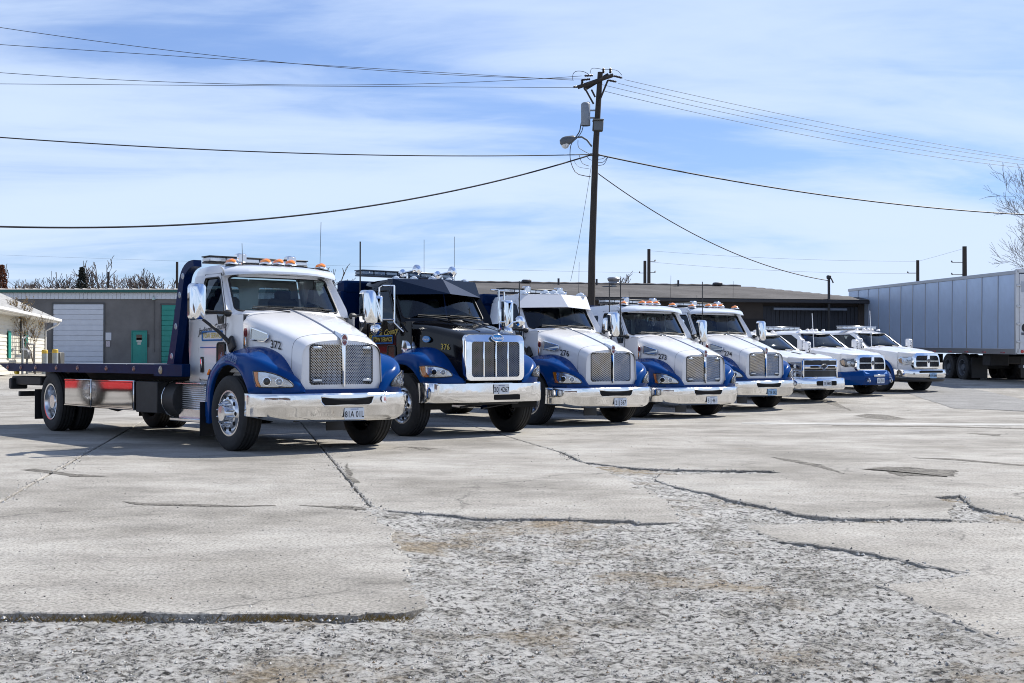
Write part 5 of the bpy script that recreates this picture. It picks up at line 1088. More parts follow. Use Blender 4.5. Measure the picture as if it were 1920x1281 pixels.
    if b == 'chrome':
        bu = put("bumper", lambda: swept(.33, .63), bchrome, t, loc, key=('pb', 'c')); put("slot", lambda: M().prism([(1.145, u, .50 + v) for u, v in rrect(-.36, .36, -.06, .06, (.03, .03), 3)], (.02, 0, 0)), dark, bu, key='pbs', smooth=0); plate_obj(bu, 1.17, 0, .50, spec['plate'])
    elif b == 'ram':
        bu = put("bumper", lambda: swept(.42, .66), bchrome, t, loc, key=('pb', 'r')); put("slot", lambda: M().prism([(1.145, u, .60 + v) for u, v in rrect(-.50, .50, -.035, .035, (.03, .03), 3)], (.02, 0, 0)), dark, bu, key='pbs2', smooth=0); plate_obj(bu, 1.17, .05, .48, spec['plate'], True)
        put("air_dam", lambda: swept(.30, .43, .05), blackp, t, loc, key='pad')
        for s in (-1, 1): put("fog_lamp", lambda: M().box((1.045, .72 * s, .54), (.06, .17, .10), .03, Matrix.Rotation(R(-28 * -s), 3, 'Z')), mat("fog_lens", (.25, .25, .26), .15, metal=.5, coat=.8), bu, key=('pfg', s))
    else:
        def heavy():
            m = M(); plan = [(.42, -PW), (.66, -PW), (.84, -.86), (1.06, -.52), (1.10, 0), (1.06, .52), (.84, .86), (.66, PW), (.42, PW)]
            for a, c in zip(plan, plan[1:]):
                rings = []
                for x, y in (a, c):
                    e = max(0, 1 - abs(y) / .55); top = .66 if abs(y) > .53 else .70
                    rings.append([(x - .05, y, top + .01), (x + .06, y, top), (x + .13, y, .56), (x + .14, y, .44), (x + .06, y * .97, .30), (x - .05, y * .95, .29)])
                m.loft(rings, False)
            return m
        bu = put("bumper", heavy, blue, t, loc, key='pbh', smooth=20)
        put("bumper_shelf", lambda: M().prism([(1.10, -.50, .70), (1.17, -.44, .60), (1.17, .44, .60), (1.10, .50, .70)], (.012, 0, .012)), mat("light_blue_paint", (.05, .20, .55), .3, coat=.8), bu, key='pbsf', smooth=0)
        put("light_strip", lambda: M().box((1.235, .05, .56), (.03, .46, .06), .01), clear_lens, bu, key='pbl')
        for y in (-.42, .50): put("shackle", lambda: M().lathe([(.055, -.015), (.07, 0), (.055, .015), (.04, 0), (.055, -.015)], o=(0, 0, 0), ax=(.3, 1, 0), n=16).tube([(-.05, 0, .07), (.02, 0, .06)], .02), chrome, bu, (1.27, y, .42), key='pbk')
        plate_obj(bu, 1.235, .10, .42, spec['plate'])
    # cab
    zb, zt = 1.30, 1.80; wx = lambda z: lerp(-.42, -1.08, (z - zb) / (zt - zb)); hw = lambda z: lerp(.86, .68, (z - zb) / (zt - zb))
    S_w = lambda u, z: Vector((wx(z) + .06 - .22 * abs(u) ** 2.5, u * (hw(z) - .03), z)); rear = cabend
    WH = rrect(-.94, .94, 1.36, 1.765, (.08, .05), 5)
    def sx(u, z): return lerp(wx(z) - .16, rear, u)
    S_s = lambda u, z: Vector((sx(u, z), hw(z) + .075 * (1 - (z - zb) / (zt - zb)) ** 1, z))
    holes = ([[(.10, 1.345), (.92, 1.345), (.92, 1.70), (.88, 1.74), (.20, 1.74), (.10, 1.60)]] if not spec.get('crew') else [[(.06, 1.345), (.47, 1.345), (.47, 1.73), (.12, 1.74), (.06, 1.62)], [(.53, 1.345), (.90, 1.345), (.92, 1.55), (.88, 1.73), (.53, 1.735)]])
    ck = bool(spec.get('crew'))
    def gh():
        m = M(); panel_hole(m, S_w, [(-1, 1.27), (1, 1.27), (1, zt), (-1, zt)], WH, 2, (0, 1.55), depth=(-.03, 0, 0))
        for s in (-1, 1):
            q = M(); q.loft([[tuple(S_w(1, z)), tuple(lerp(S_w(1, z), S_s(0, z), .5) + Vector((.012, .022, 0))), tuple(S_s(0, z))] for z in (1.27, 1.4, 1.55, 1.7, zt)], False)
            if len(holes) == 1: panel_hole(q, S_s, [(0, 1.27), (1, 1.27), (1, zt), (0, zt)], holes[0], 3)
            else:
                panel_hole(q, S_s, [(0, 1.27), (.5, 1.27), (.5, zt), (0, zt)], holes[0], 3); panel_hole(q, S_s, [(.5, 1.27), (1, 1.27), (1, zt), (.5, zt)], holes[1], 3)
            m.join(sgn(q, s))
        panel_hole(m, lambda y, z: (rear, y * (hw(z) + .02) / .88, z), [(-.88, 1.2), (.88, 1.2), (.88, zt), (-.88, zt)], rrect(-.6, .6, 1.38, 1.70, (.05, .05), 4), 2)
        rr_ = []
        for k in range(17):
            x = lerp(wx(zt) + .10, rear - .01, k / 16); h = .10 * min(1, (k + .25) / 4) * min(1, (16.6 - k) / 3); w = .70
            rr_.append([(x - (.20 * abs(a) ** 2.5 if k < 3 else .20 * abs(a) ** 2.5 * max(0, (6 - k) / 4)), a * w, zt - .012 + h * (1 - abs(a) ** 5)) for a in [-1, -.97, -.9, -.75, -.5, -.25, 0, .25, .5, .75, .9, .97, 1]])
        m.loft(rr_, False); return m
    cb = put("cab_body", gh, paint, t, loc, key=('pgh', ck, pn))
    put("windscreen", lambda: pane(M(), S_w, WH, 6, (-.015, 0, 0)), glass_mat("pickup_windscreen", (.34, .42, .46)), t, loc, key=('pws', ck)); put("windscreen_seal", lambda: loop_tube(M(), S_w, WH, .012), blackp, t, loc, key=('pwss', ck))
    for s in (-1, 1):
        for k, hh in enumerate(holes):
            put("window", lambda: sgn(pane(M(), lambda u, z: S_s(u, z) - Vector((0, .01, 0)), hh, 3), s), tinted, t, loc, key=('pw', ck, k, s)); put("window_seal", lambda: sgn(loop_tube(M(), S_s, hh, .011), s), blackp, t, loc, key=('pws2', ck, k, s))
        mo = empty("wing_mirror", loc); mo.parent = t
        put("shell", lambda: sgn(M().loft([[(-.62 + dx, 1.14 + u, 1.45 + v) for u, v in rrect(-.10 * sc, .10 * sc, -.165 * sc2, .165 * sc2, (.04, .05), 4)] for dx, sc, sc2 in ((-.06, 1, 1), (.0, 1, 1), (.05, .92, .95), (.075, .6, .8), (.08, .02, .02))], True, True), s), paint, mo, key=('pms', s, pn)); put("arm", lambda: sgn(M().tube([(-.62, 1.10, 1.36), (-.66, .92, 1.36)], .03), s), blackp, mo, key=('pma', s))
    for y in (-.50, -.18, 0, .18, .50): marker(t, -1.28 - .05 * abs(y), y, zt + .085 - .03 * abs(y), loc, mat("pale_marker", (.78, .72, .66), .2, coat=.8), 'p', paint, .8)
    put("cab_interior", lambda: M().box((-.75, 0, 1.22), (.4, 1.5, .16), .05).box((-1.62, -.4, 1.2), (.14, .5, .7), .05).box((-1.62, .4, 1.2), (.14, .5, .7), .05).box((-1.6, 0, .75), (1.9, 1.6, .06), .01).box((-1.63, -.4, 1.60), (.1, .24, .16), .04).box((-1.63, .4, 1.60), (.1, .24, .16), .04), interior, t, loc, key='pint')
    put("wiper", lambda: M().tube([(-.27, .5, 1.345), (-.33, .0, 1.385)], .010, 5).tube([(-.27, -.1, 1.345), (-.36, -.6, 1.385)], .010, 5), blackp, t, loc, key='pwip')
    put("bed_box", lambda: M().box(((cabend - 5.0) / 2, 0, 1.0), (cabend * -1 - .0 + 0 if False else 5.0 + cabend - .04, 1.7, .62), .03), spec.get('boxmat', paint), t, loc, key=('pbed', ck, spec.get('boxmat', paint).name))
    put("chassis", lambda: M().box((-1.9, 0, .48), (5.2, 1.2, .22), .03).box((0, 0, .40), (.2, 1.5, .14), .04).box((.5, 0, .42), (.6, 1.0, .14), .03), chassis, t, loc, key='pcha')
    if spec.get('headache'): put("headboard", M().box((cabend - .15, 0, 1.72), (.12, 1.9, .34), .03), navy, t, loc)
    if spec.get('bar'): light_bar(t, cabend - .1 if spec.get('headache') else -1.75, -.78, .78, spec['bar'], loc, alum, clear_lens, 7)
    return t
pk1 = pickup(dict(pos=(7.56, 35.0), yaw=R(33.5), style='bow', bumper='chrome', plate="23J M80", ride=-.02, label="white pickup truck with a gold-less black bow-tie badge and stacked headlights"))
pk1['label'] = "white pickup truck with stacked headlights and a black bow-tie badge"
pk2 = pickup(dict(pos=(9.68, 38.0), yaw=R(33.5), style='cross', bumper='heavy', plate="01 J511", headache=True, bar=1.93, boxmat=blue, label="white pickup truck with a heavy blue steel bumper and hanging shackles"))
pk3 = pickup(dict(pos=(11.9, 40.0), yaw=R(33.5), style='cross', bumper='ram', plate="13P 8PM", crew=True, bright=True, flare=True, bar=1.93, label="white four-door pickup truck with blue wheel flares beside the trailer"))
f6 = flat((-.62, 0, 1.88), (0, 1, 0), (.55, 0, .8)); put("lettering", text_m("Jackson County", .17, lambda a, b: Vector((-1.14 - .10 * abs(a) ** 2 + b * -.4, a, 1.835 + b * .5)), shear=.3, bold=.01), ink, pk1, (0, 0, .0), smooth=0)
for k, x in enumerate((-.28, .28)): put("hood_scoop", M().box((.35, x, 1.275), (.34, .07, .012), .004, Matrix.Rotation(R(9), 3, 'Y')), mat("scoop_grey", (.12, .13, .15), .5), pk1)
put("antenna", M().tube([(-.35, -.9, 1.3), (-.40, -.92, 2.35)], .012, 5), white, pk2); put("antenna", M().tube([(-.35, -.9, 1.3), (-.40, -.92, 2.45)], .012, 5), white, pk3)
# ------------------------------------------------------------------ box trailer
def trailer():
    z0 = rise(46) - .02; nose = Vector((15.45, 60.1)); back = Vector((16.95, 44.0)); d = (nose - back).normalized(); ang = math.atan2(d.y, d.x); L_ = (nose - back).length
    t = empty("box_trailer", (back.x, back.y, rise(44) + .0), ang, "long silver box trailer with white rear doors parked behind the pickups", 'trailer'); t.rotation_euler = (0, -R(.9), ang)
    # local: x from rear to nose, y = 0 on the visible (left) side, -2.55 far side
    W_ = -2.55; zb, zt = 1.10, 3.84; al = mat("trailer_panel", (.46, .57, .76), .28, metal=.3, vary=.08, vscale=1.2, bump=.05, bscale=1.2)  # sky's blue reflection is put into the silver panels' base colour
    rail = mat("trailer_rail", (.42, .43, .46), .35, metal=.8)
    n = 13; w = (L_ - .1) / n
    for k in range(n):
        put("side_panel", lambda: M().box((0, 0, (zb + zt) / 2), (w - .008, .03, zt - zb - .20), .004), al, t, (.05 + (k + .5) * w, -.02, 0), key='trp'); put("panel_joint", lambda: M().box((0, .0, (zb + zt) / 2), (.05, .016, zt - zb - .2), .004), rail, t, (.05 + k * w, .003, 0), key='trj')
        put("side_panel", lambda: M().box((0, 0, (zb + zt) / 2), (w - .008, .03, zt - zb - .20), .004), al, t, (.05 + (k + .5) * w, W_ + .02, 0), key='trp')
    put("top_rail", M().box((L_ / 2, -.012, zt - .05), (L_, .06, .12), .01), rail, t); put("bottom_rail", M().box((L_ / 2, -.012, zb + .02), (L_, .06, .20), .01), rail, t)
    put("top_rail", M().box((L_ / 2, W_ + .012, zt - .05), (L_, .06, .12), .01), rail, t); put("bottom_rail", M().box((L_ / 2, W_ + .012, zb + .02), (L_, .06, .20), .01), rail, t)
    put("roof", M().box((L_ / 2, W_ / 2, zt + .0), (L_ - .02, 2.50, .04), .01), rail, t); put("front_wall", M().box((L_ - .02, W_ / 2, (zb + zt) / 2), (.04, 2.5, zt - zb), .01), al, t); put("floor", M().box((L_ / 2, W_ / 2, zb), (L_ - .1, 2.45, .16), .01), chassis, t)
    fr = put("rear_frame", M().box((.03, -.05, (zb + zt) / 2), (.12, .12, zt - zb + .06), .01).box((.03, W_ + .05, (zb + zt) / 2), (.12, .12, zt - zb + .06), .01).box((.03, W_ / 2, zt), (.12, 2.5, .14), .01).box((.03, W_ / 2, zb + .02), (.12, 2.5, .18), .01), mat("frame_galv", (.55, .56, .58), .4, metal=.6), t)
    dm = mat("trailer_door_white", (.66, .67, .70), .35, vary=.06)
    for k in (0, 1):
        dr = put("rear_door", M().box((-.02, -.11 - .585 - k * 1.17, (zb + zt) / 2), (.05, 1.16, zt - zb - .20), .01), dm, t)
        for z in (1.45, 2.05, 2.65, 3.35): put("hinge", M().box((-.05, (-.09 if k == 0 else W_ + .09), z), (.05, .14, .07), .01), mat("frame_galv", (.5, .5, .5)), dr)
        put("lock_rod", M().tube([(-.07, -.95 - k * .5, zb + .2), (-.07, -.95 - k * .5, zt - .2)], .018), mat("frame_galv", (.5, .5, .5)), dr)
    lg = put("logo_panel", M().box((-.05, -.36, 3.30), (.01, .40, .36), .004), mat("logo_grey", (.42, .45, .50), .4), t); put("logo_peak", M().prism([(-.058, -.50, 3.22), (-.058, -.42, 3.22), (-.058, -.37, 3.36)], (-.004, 0, 0)).prism([(-.058, -.40, 3.22), (-.058, -.28, 3.22), (-.058, -.33, 3.32)], (-.004, 0, 0)), ink, lg, smooth=0)
    dc = put("logo_disc", M().lathe([(.001, .012), (.15, .012), (.155, 0)], o=(-.045, -.34, 1.92), ax=(-1, 0, 0), n=28), ink, t); put("lettering", text_m("H", .2, flat((-.06, -.33, 1.92), (0, -1, 0), (0, 0, 1)), bold=.02), mat("orange_lettering", (.75, .25, .05), .4), dc, smooth=0)
    put("number_strip", M().box((-.052, -.45, 1.72), (.008, .55, .09), .002), mat("strip_grey", (.10, .11, .14), .4), t)
    for y in (-.22, -.36, W_ + .2, W_ + .34): put("tail_light", M().lathe([(.001, .02), (.05, .018), (.06, 0)], o=(-.035, y, 1.12), ax=(-1, 0, 0), n=16), red_lens, t)
    for k in range(10):
        put("side_marker", lambda: M().box((-.09, 0, 0), (.15, .012, .05), .003).use(1).box((.09, 0, 0), (.15, .012, .05), .003), [mat("red_tape", (.42, .10, .10), .5), mat("dark_red_tape", (.22, .10, .12), .5)], t, (.9 + k * 1.42, .02, zb - .02), key='trm')
    put("bumper_guard", M().box((.0, W_ / 2, .62), (.10, 2.3, .12), .01).box((.05, -.6, .85), (.1, .1, .45), .01).box((.05, W_ + .6, .85), (.1, .1, .45), .01), chassis, t)
    for k in range(5): put("reflector_tape", M().box((-.055, -.35 - k * .45, .62), (.006, .22, .09), .001), red_lens if k % 2 else ink_w, t)
    for x in (4.3, 5.55):
        for y in (-.20, W_ + .20):
            wo = empty("wheel", (x, y, .50)); wo.parent = t; wo.rotation_euler = (0, 0, 0 if y > -1 else math.pi)
            put("tyre", lambda: tyre(TR, TW, RR), rubber, wo, key=('tyre', TR, TW, RR)); put("rim", lambda: rear_rim(RR, TW / 2), [mat("steel_rim", (.12, .13, .15), .5, metal=.5), dark], wo, key='trrim')
            put("tyre", lambda: tyre(TR, TW, RR), rubber, wo, (0, -.33, 0), key=('tyre', TR, TW, RR))
    put("bogie", M().box((4.9, W_ / 2, .78), (2.9, 1.5, .30), .03).box((4.3, W_ / 2, .5), (.14, 2.0, .14), .03).box((5.55, W_ / 2, .5), (.14, 2.0, .14), .03), chassis, t)
    for y in (-.35, W_ + .35): put("mud_flap", M().box((3.45, y, .50), (.02, .60, .75), .004), blackp, t); put("landing_leg", M().box((12.3, y, .60), (.14, .14, 1.2), .01), chassis, t)
    put("side_box", M().box((2.6, -.55, .82), (.6, .7, .45), .02), chassis, t); put("side_box", M().box((7.6, -.4, .80), (1.0, .35, .35), .02), chassis, t)
    return t
trailer()
# ------------------------------------------------------------------ buildings
roof_dark = mat("weathered_shingle", (.125, .115, .108), .9, vary=.3, vscale=1.6, bump=.6, bscale=14, stretch=(1, 3, 3))
brown_wall = mat("dark_brown_siding", (.060, .050, .045), .85, vary=.25, vscale=1.2)
plank_blue = mat("weathered_board_siding", (.045, .05, .062), .85, vary=.35, vscale=2.0, stretch=(3, 3, .4))
tan_wall = mat("tan_siding", (.36, .28, .21), .8, vary=.15, vscale=1.5)
def long_building():
    # front wall along the eave; local x from the left end to the right end, y into the building
    A_ = at(905, 0, 54.0).xy; B_ = at(1622, 0, 58.0).xy; d = (B_ - A_); L_ = d.length; ang = math.atan2(d.y, d.x); g = rise(56) - .05
    b = empty("long_building", (A_.x, A_.y, g), ang, "long low brown building with a weathered grey roof behind the trucks", 'building')
    D = 11.0; EV = 3.30; RD = 4.08; HIP = 3.2
    put("wall", M().box((L_ * .36, .15, EV / 2), (L_ * .72, .3, EV), .01), brown_wall, b)
    put("wall", M().box((L_ - .15, D / 2, EV / 2), (.3, D - .02, EV), .01).box((L_ / 2, D - .15, EV / 2), (L_ - .62, .3, EV), .01), brown_wall, b)
    put("gable_wall", M().prism([(0, .02, 0), (0, D, 0), (0, D, EV), (0, D / 2, RD - .12), (0, .02, EV)], (-.2, 0, 0)), tan_wall, b, smooth=0)
    # board section on the right: each board its own piece
    x = L_ * .72; k = 0
    while x < L_ - .02:
        put("board", lambda: M().box((0, 0, 0), (.185, .04, EV - .28), .012), plank_blue, b, (x + .1, .08 + (.012 if k % 2 else 0), (EV - .3) / 2), key='board'); x += .2; k += 1
    put("board_backing", M().box((L_ * .86, .25, EV / 2), (L_ * .28 - .02, .2, EV - .02), .0), brown_wall, b)
    ov = .55
    def slope(front=True):
        y0, y1 = (-ov, D / 2) if front else (D + ov, D / 2); m = M(); zl = EV - .10
        pts = [(-.45, y0, zl), (L_ + ov, y0, zl), (L_ - HIP, y1, RD), (-.45, y1, RD)]; m.prism(pts, (0, 0, .10)); return m
    rf = put("roof", slope(True).join(slope(False)).prism([(L_ + ov, -ov, EV - .10), (L_ + ov, D + ov, EV - .10), (L_ - HIP, D / 2, RD)], (0, 0, .10)), roof_dark, b, smooth=0)
    # shingle courses
    sl = math.hypot(D / 2 + ov, RD - EV + .1); nC = 14
    for k in range(nC):
        t0 = k / nC; y = lerp(-ov, D / 2, t0); z = lerp(EV - .10, RD, t0) + .104; put("shingle_course", M().box(((-.45 + L_ + ov - t0 * (HIP + ov)) / 2, y + .10, z + .02), (L_ + ov + .45 - t0 * (HIP + ov) - .02, .30, .012), .003, Matrix.Rotation(math.atan2(RD - EV + .1, D / 2 + ov), 3, 'X')), roof_dark, rf)
    put("ridge_cap", M().tube([(x_, D / 2, RD + .12 + .012 * math.sin(x_ * 9)) for x_ in [-.45 + .25 * q for q in range(int((L_ - HIP + .45) / .25))]], .07, 6), roof_dark, rf)
    put("gutter", M().box((L_ / 2, -ov - .03, EV - .10), (L_ + 1.0, .08, .14), .02), mat("gutter_dark", (.035, .033, .035), .6), b)
    put("fascia", M().box((L_ * .84, -.32, EV - .42), (L_ * .20, .08, .10), .01), mat("pale_fascia", (.20, .23, .28), .6), b)
    put("barge_board", M().prism([(-.50, -ov, EV - .18), (-.50, D / 2, RD - .08), (-.50, D / 2, RD + .14), (-.50, -ov, EV + .06)], (.06, 0, 0)), mat("barge_brown", (.10, .075, .06), .7), b, smooth=0)
    v = put("roof_vent", M().lathe([(.10, 0), (.10, .2), (.22, .22), (.26, .30), (.22, .36), (.26, .40), (.30, .5), (.24, .56), (.001, .58)], o=(L_ * .41, D / 2 - 1.0, RD - .18), ax=(0, 0, 1), n=18).box((L_ * .41, D / 2 - 1.0, RD - .14), (.9, .6, .06), .01), mat("galvanised_vent", (.38, .39, .41), .4, metal=.7), b)
    for fx_, w in ((.185, .30), (.265, .05), (.37, .05), (.725, .30), (.60, .1)): put("roof_pipe", M().tube([(L_ * fx_, D / 2 - .6, RD - .3), (L_ * fx_, D / 2 - .6, RD + .32)], .05) if w < .2 else M().box((L_ * fx_, D / 2 - .1, RD + .20), (.42 if w > .2 else .2, .3, .14), .04), mat("roof_fitting", (.05, .05, .055), .6), b)
    put("lettering", text_m("PRIVATE", .42, flat((L_ * .335, -.02, 3.00), (1, 0, 0), (0, 0, 1), off=.01), bold=.01), mat("faded_letter", (.30, .30, .33), .6), b, smooth=0)
    for xx, w in ((1.0, .9), (8.4, 1.2)):
        wi = put("window", M().box((xx, -.02, 1.85), (w, .06, 1.6), .01), mat("bare_window", (.03, .035, .04), .1, coat=.5), b); put("frame", M().box((xx - w / 2, -.05, 1.85), (.09, .06, 1.75), .01).box((xx + w / 2, -.05, 1.85), (.09, .06, 1.75), .01).box((xx, -.05, 2.70), (w, .06, .1), .01).box((xx, -.05, 1.0), (w, .06, .1), .01).box((xx + .12, -.05, 1.85), (.07, .06, 1.6), .01), tan_wall, wi)
    put("doorway", M().box((L_ * .675, -.01, 1.25), (1.7, .04, 2.4), .0), mat("door_brown", (.022, .02, .02), .8), b)
    put("porch_wall", M().box((1.1, -.03, 1.5), (2.5, .05, 2.98), .0), tan_wall, b)
    put("mast", M().tube([(L_ * .885, -.5, .2), (L_ * .885, -.5, EV + 1.02)], .06, 8).tube([(L_ * .885, -.5, EV + 1.02), (L_ * .885 + .10, -.55, EV + .9), (L_ * .885 + .16, -.6, EV + .72)], .03, 6).box((L_ * .885, -.5, EV + .98), (.18, .16, .16), .03), mat("mast_dark", (.03, .03, .032), .6), b)
    return b, A_, ang, L_
LB = long_building()
grey_block = mat("grey_stucco", (.17, .162, .155), .9, vary=.22, vscale=.5, bump=.2, bscale=10)
green_p = mat("green_paint", (.012, .25, .20), .45, vary=.1, vscale=2); green_trim = mat("green_trim", (.008, .10, .085), .45); white_sheet = mat("white_sheet_metal", (.62, .64, .68), .5, vary=.06, vscale=2)
def warehouse():
    Yw = 95.0; g = rise(Yw); k = Yw / FPX
    def wx(px): return (px - 960) * k
    def wz(py): return EYE - (py - HOR) * k - g
    b = empty("warehouse", (0, Yw, g), 0, "grey warehouse with white and green roller doors behind the flatbed truck", 'building')
    x0, x1 = wx(-60), wx(700); EV = wz(560)
    put("wall", M().box(((x0 + x1) / 2, .2, EV / 2), (x1 - x0, .4, EV), .0), grey_block, b)
    # ribbed white band under the eave: each sheet a piece
    x = x0; zt, zb = wz(549), wz(561)
    while x < x1:
        put("band_sheet", lambda: M().box((0, 0, 0), (.285, .05, zt - zb), .012), white_sheet, b, (x + .15, -.06, (zt + zb) / 2), key='bsheet'); x += .3
    put("eave_trim", M().box(((x0 + x1) / 2, -.28, wz(546.3)), (x1 - x0 + .4, .14, wz(543.5) - wz(549)), .02), green_trim, b)
    rf = put("roof", M().prism([(x0 - .3, -.35, wz(544.5)), (x1 + .3, -.35, wz(544.5)), (x1 + .3, 9, wz(538.5)), (x0 - .3, 9, wz(538.5))], (0, 0, .06)), mat("roof_sheet", (.50, .47, .42), .5, metal=.3, vary=.1), b, smooth=0)
    x = x0
    while x < x1: put("roof_rib", lambda: M().prism([(0, -.36, wz(544.5) + .06), (.05, -.36, wz(544.5) + .06), (.05, 9, wz(538.5) + .06), (0, 9, wz(538.5) + .06)], (0, 0, .07)), mat("roof_rib_m", (.60, .57, .52), .5, metal=.3), rf, (x, 0, 0), key='rrib', smooth=0); x += .6
    def roller(pa, pb, ptop, mt, n, name="roller_door"):
        xa, xb, zt_ = wx(pa), wx(pb), wz(ptop); d = empty(name, (0, 0, 0)); d.parent = b; h = zt_ / n
        for q in range(n): put("door_panel", M().box(((xa + xb) / 2, -.02, (q + .5) * h), (xb - xa, .06, h - .02), .015), mt, d)
        put("door_backing", M().box(((xa + xb) / 2, .015, zt_ / 2), (xb - xa - .02, .04, zt_ - .02), .0), mt, d)
        put("door_frame", M().box((xa - .06, -.03, zt_ / 2), (.10, .08, zt_ + .1), .01).box((xb + .06, -.03, zt_ / 2), (.10, .08, zt_ + .1), .01).box(((xa + xb) / 2, -.03, zt_ + .06), (xb - xa + .22, .08, .10), .01), mat("frame_grey", (.09, .09, .09), .6), d)
        return d
    roller(100, 194, 570.5, white_sheet, 12); roller(303, 397, 572, green_p, 12)
    dx0, dx1, dz = wx(249), wx(274), wz(622)
    dr = put("door", M().box(((dx0 + dx1) / 2, -.04, dz / 2), (dx1 - dx0, .07, dz), .01), green_p, b); put("door_window", M().box(((dx0 + dx1) / 2, -.08, dz - .42), (.42, .03, .40), .01), mat("brown_pane", (.10, .06, .04), .3), dr); put("notice", M().box(((dx0 + dx1) / 2, -.085, dz - .62), (.38, .02, .30), .0).box(((dx0 + dx1) / 2, -.085, dz - .85), (.24, .02, .2), .0), mat("paper", (.5, .52, .45), .8), dr)
    put("door_frame", M().box((dx0 - .04, -.05, dz / 2), (.08, .1, dz + .06), .01).box((dx1 + .04, -.05, dz / 2), (.08, .1, dz + .06), .01).box(((dx0 + dx1) / 2, -.05, dz + .04), (dx1 - dx0 + .16, .1, .08), .01), green_p, dr)
    put("dark_pipe", M().box((wx(278), -.05, wz(639)), (.10, .06, .9), .01), mat("pipe_dark", (.05, .05, .045), .6), b)
    s1 = put("notice_board", M().box((wx(203.5), -.03, wz(631)), (.42, .03, .56), .005), mat("sign_white", (.62, .63, .66), .6), b); put("notice_board", M().box((wx(202.7), -.03, wz(645)), (.30, .03, .42), .005), mat("sign_pink", (.50, .44, .46), .6, vary=.3, vscale=14), b)
    put("wall_lamp", M().box((wx(289), -.18, wz(561)), (.22, .28, .12), .03).tube([(wx(289), -.05, wz(555)), (wx(289), -.22, wz(557)), (wx(289), -.2, wz(561))], .04), mat("lamp_pale", (.5, .62, .58), .4), b); put("conduit", M().tube([(wx(289), -.05, wz(562)), (wx(289), -.05, wz(660))], .03), grey_block, b)
    return b
warehouse()
def shed():
    """white gabled building seen between the first two trucks"""
    Ys = 88.0; g = rise(Ys); k = Ys / FPX; X0 = (605 - 960) * k; b = empty("white_shed", (X0, Ys, g), R(6), "white shed with a dark sloping roof edge seen between the first two trucks", 'building')
    z = lambda py: EYE - (py - HOR) * k - g
    put("wall", M().prism([(0, 0, 0), (7, 0, 0), (7, 0, z(549)), (3.5, 0, z(549)), (0, 0, z(581))], (0, 6, 0)), mat("shed_white", (.62, .63, .66), .7, vary=.2, vscale=1.0), b, smooth=0)
    put("roof", M().prism([(-.4, -.3, z(583)), (3.5, -.3, z(547.5)), (7.4, -.3, z(547.5)), (7.4, -.3, z(544.5)), (3.4, -.3, z(544.5)), (-.4, -.3, z(580))], (0, 6.6, 0)), roof_dark, b, smooth=0)
    put("beam", M().box((1.8, -.1, z(596)), (5, .12, .16), .01), mat("beam_brown", (.12, .06, .04), .7), b); put("beam", M().box((1.8, -.1, z(609)), (5, .12, .12), .01), white_sheet, b)
    return b
shed()
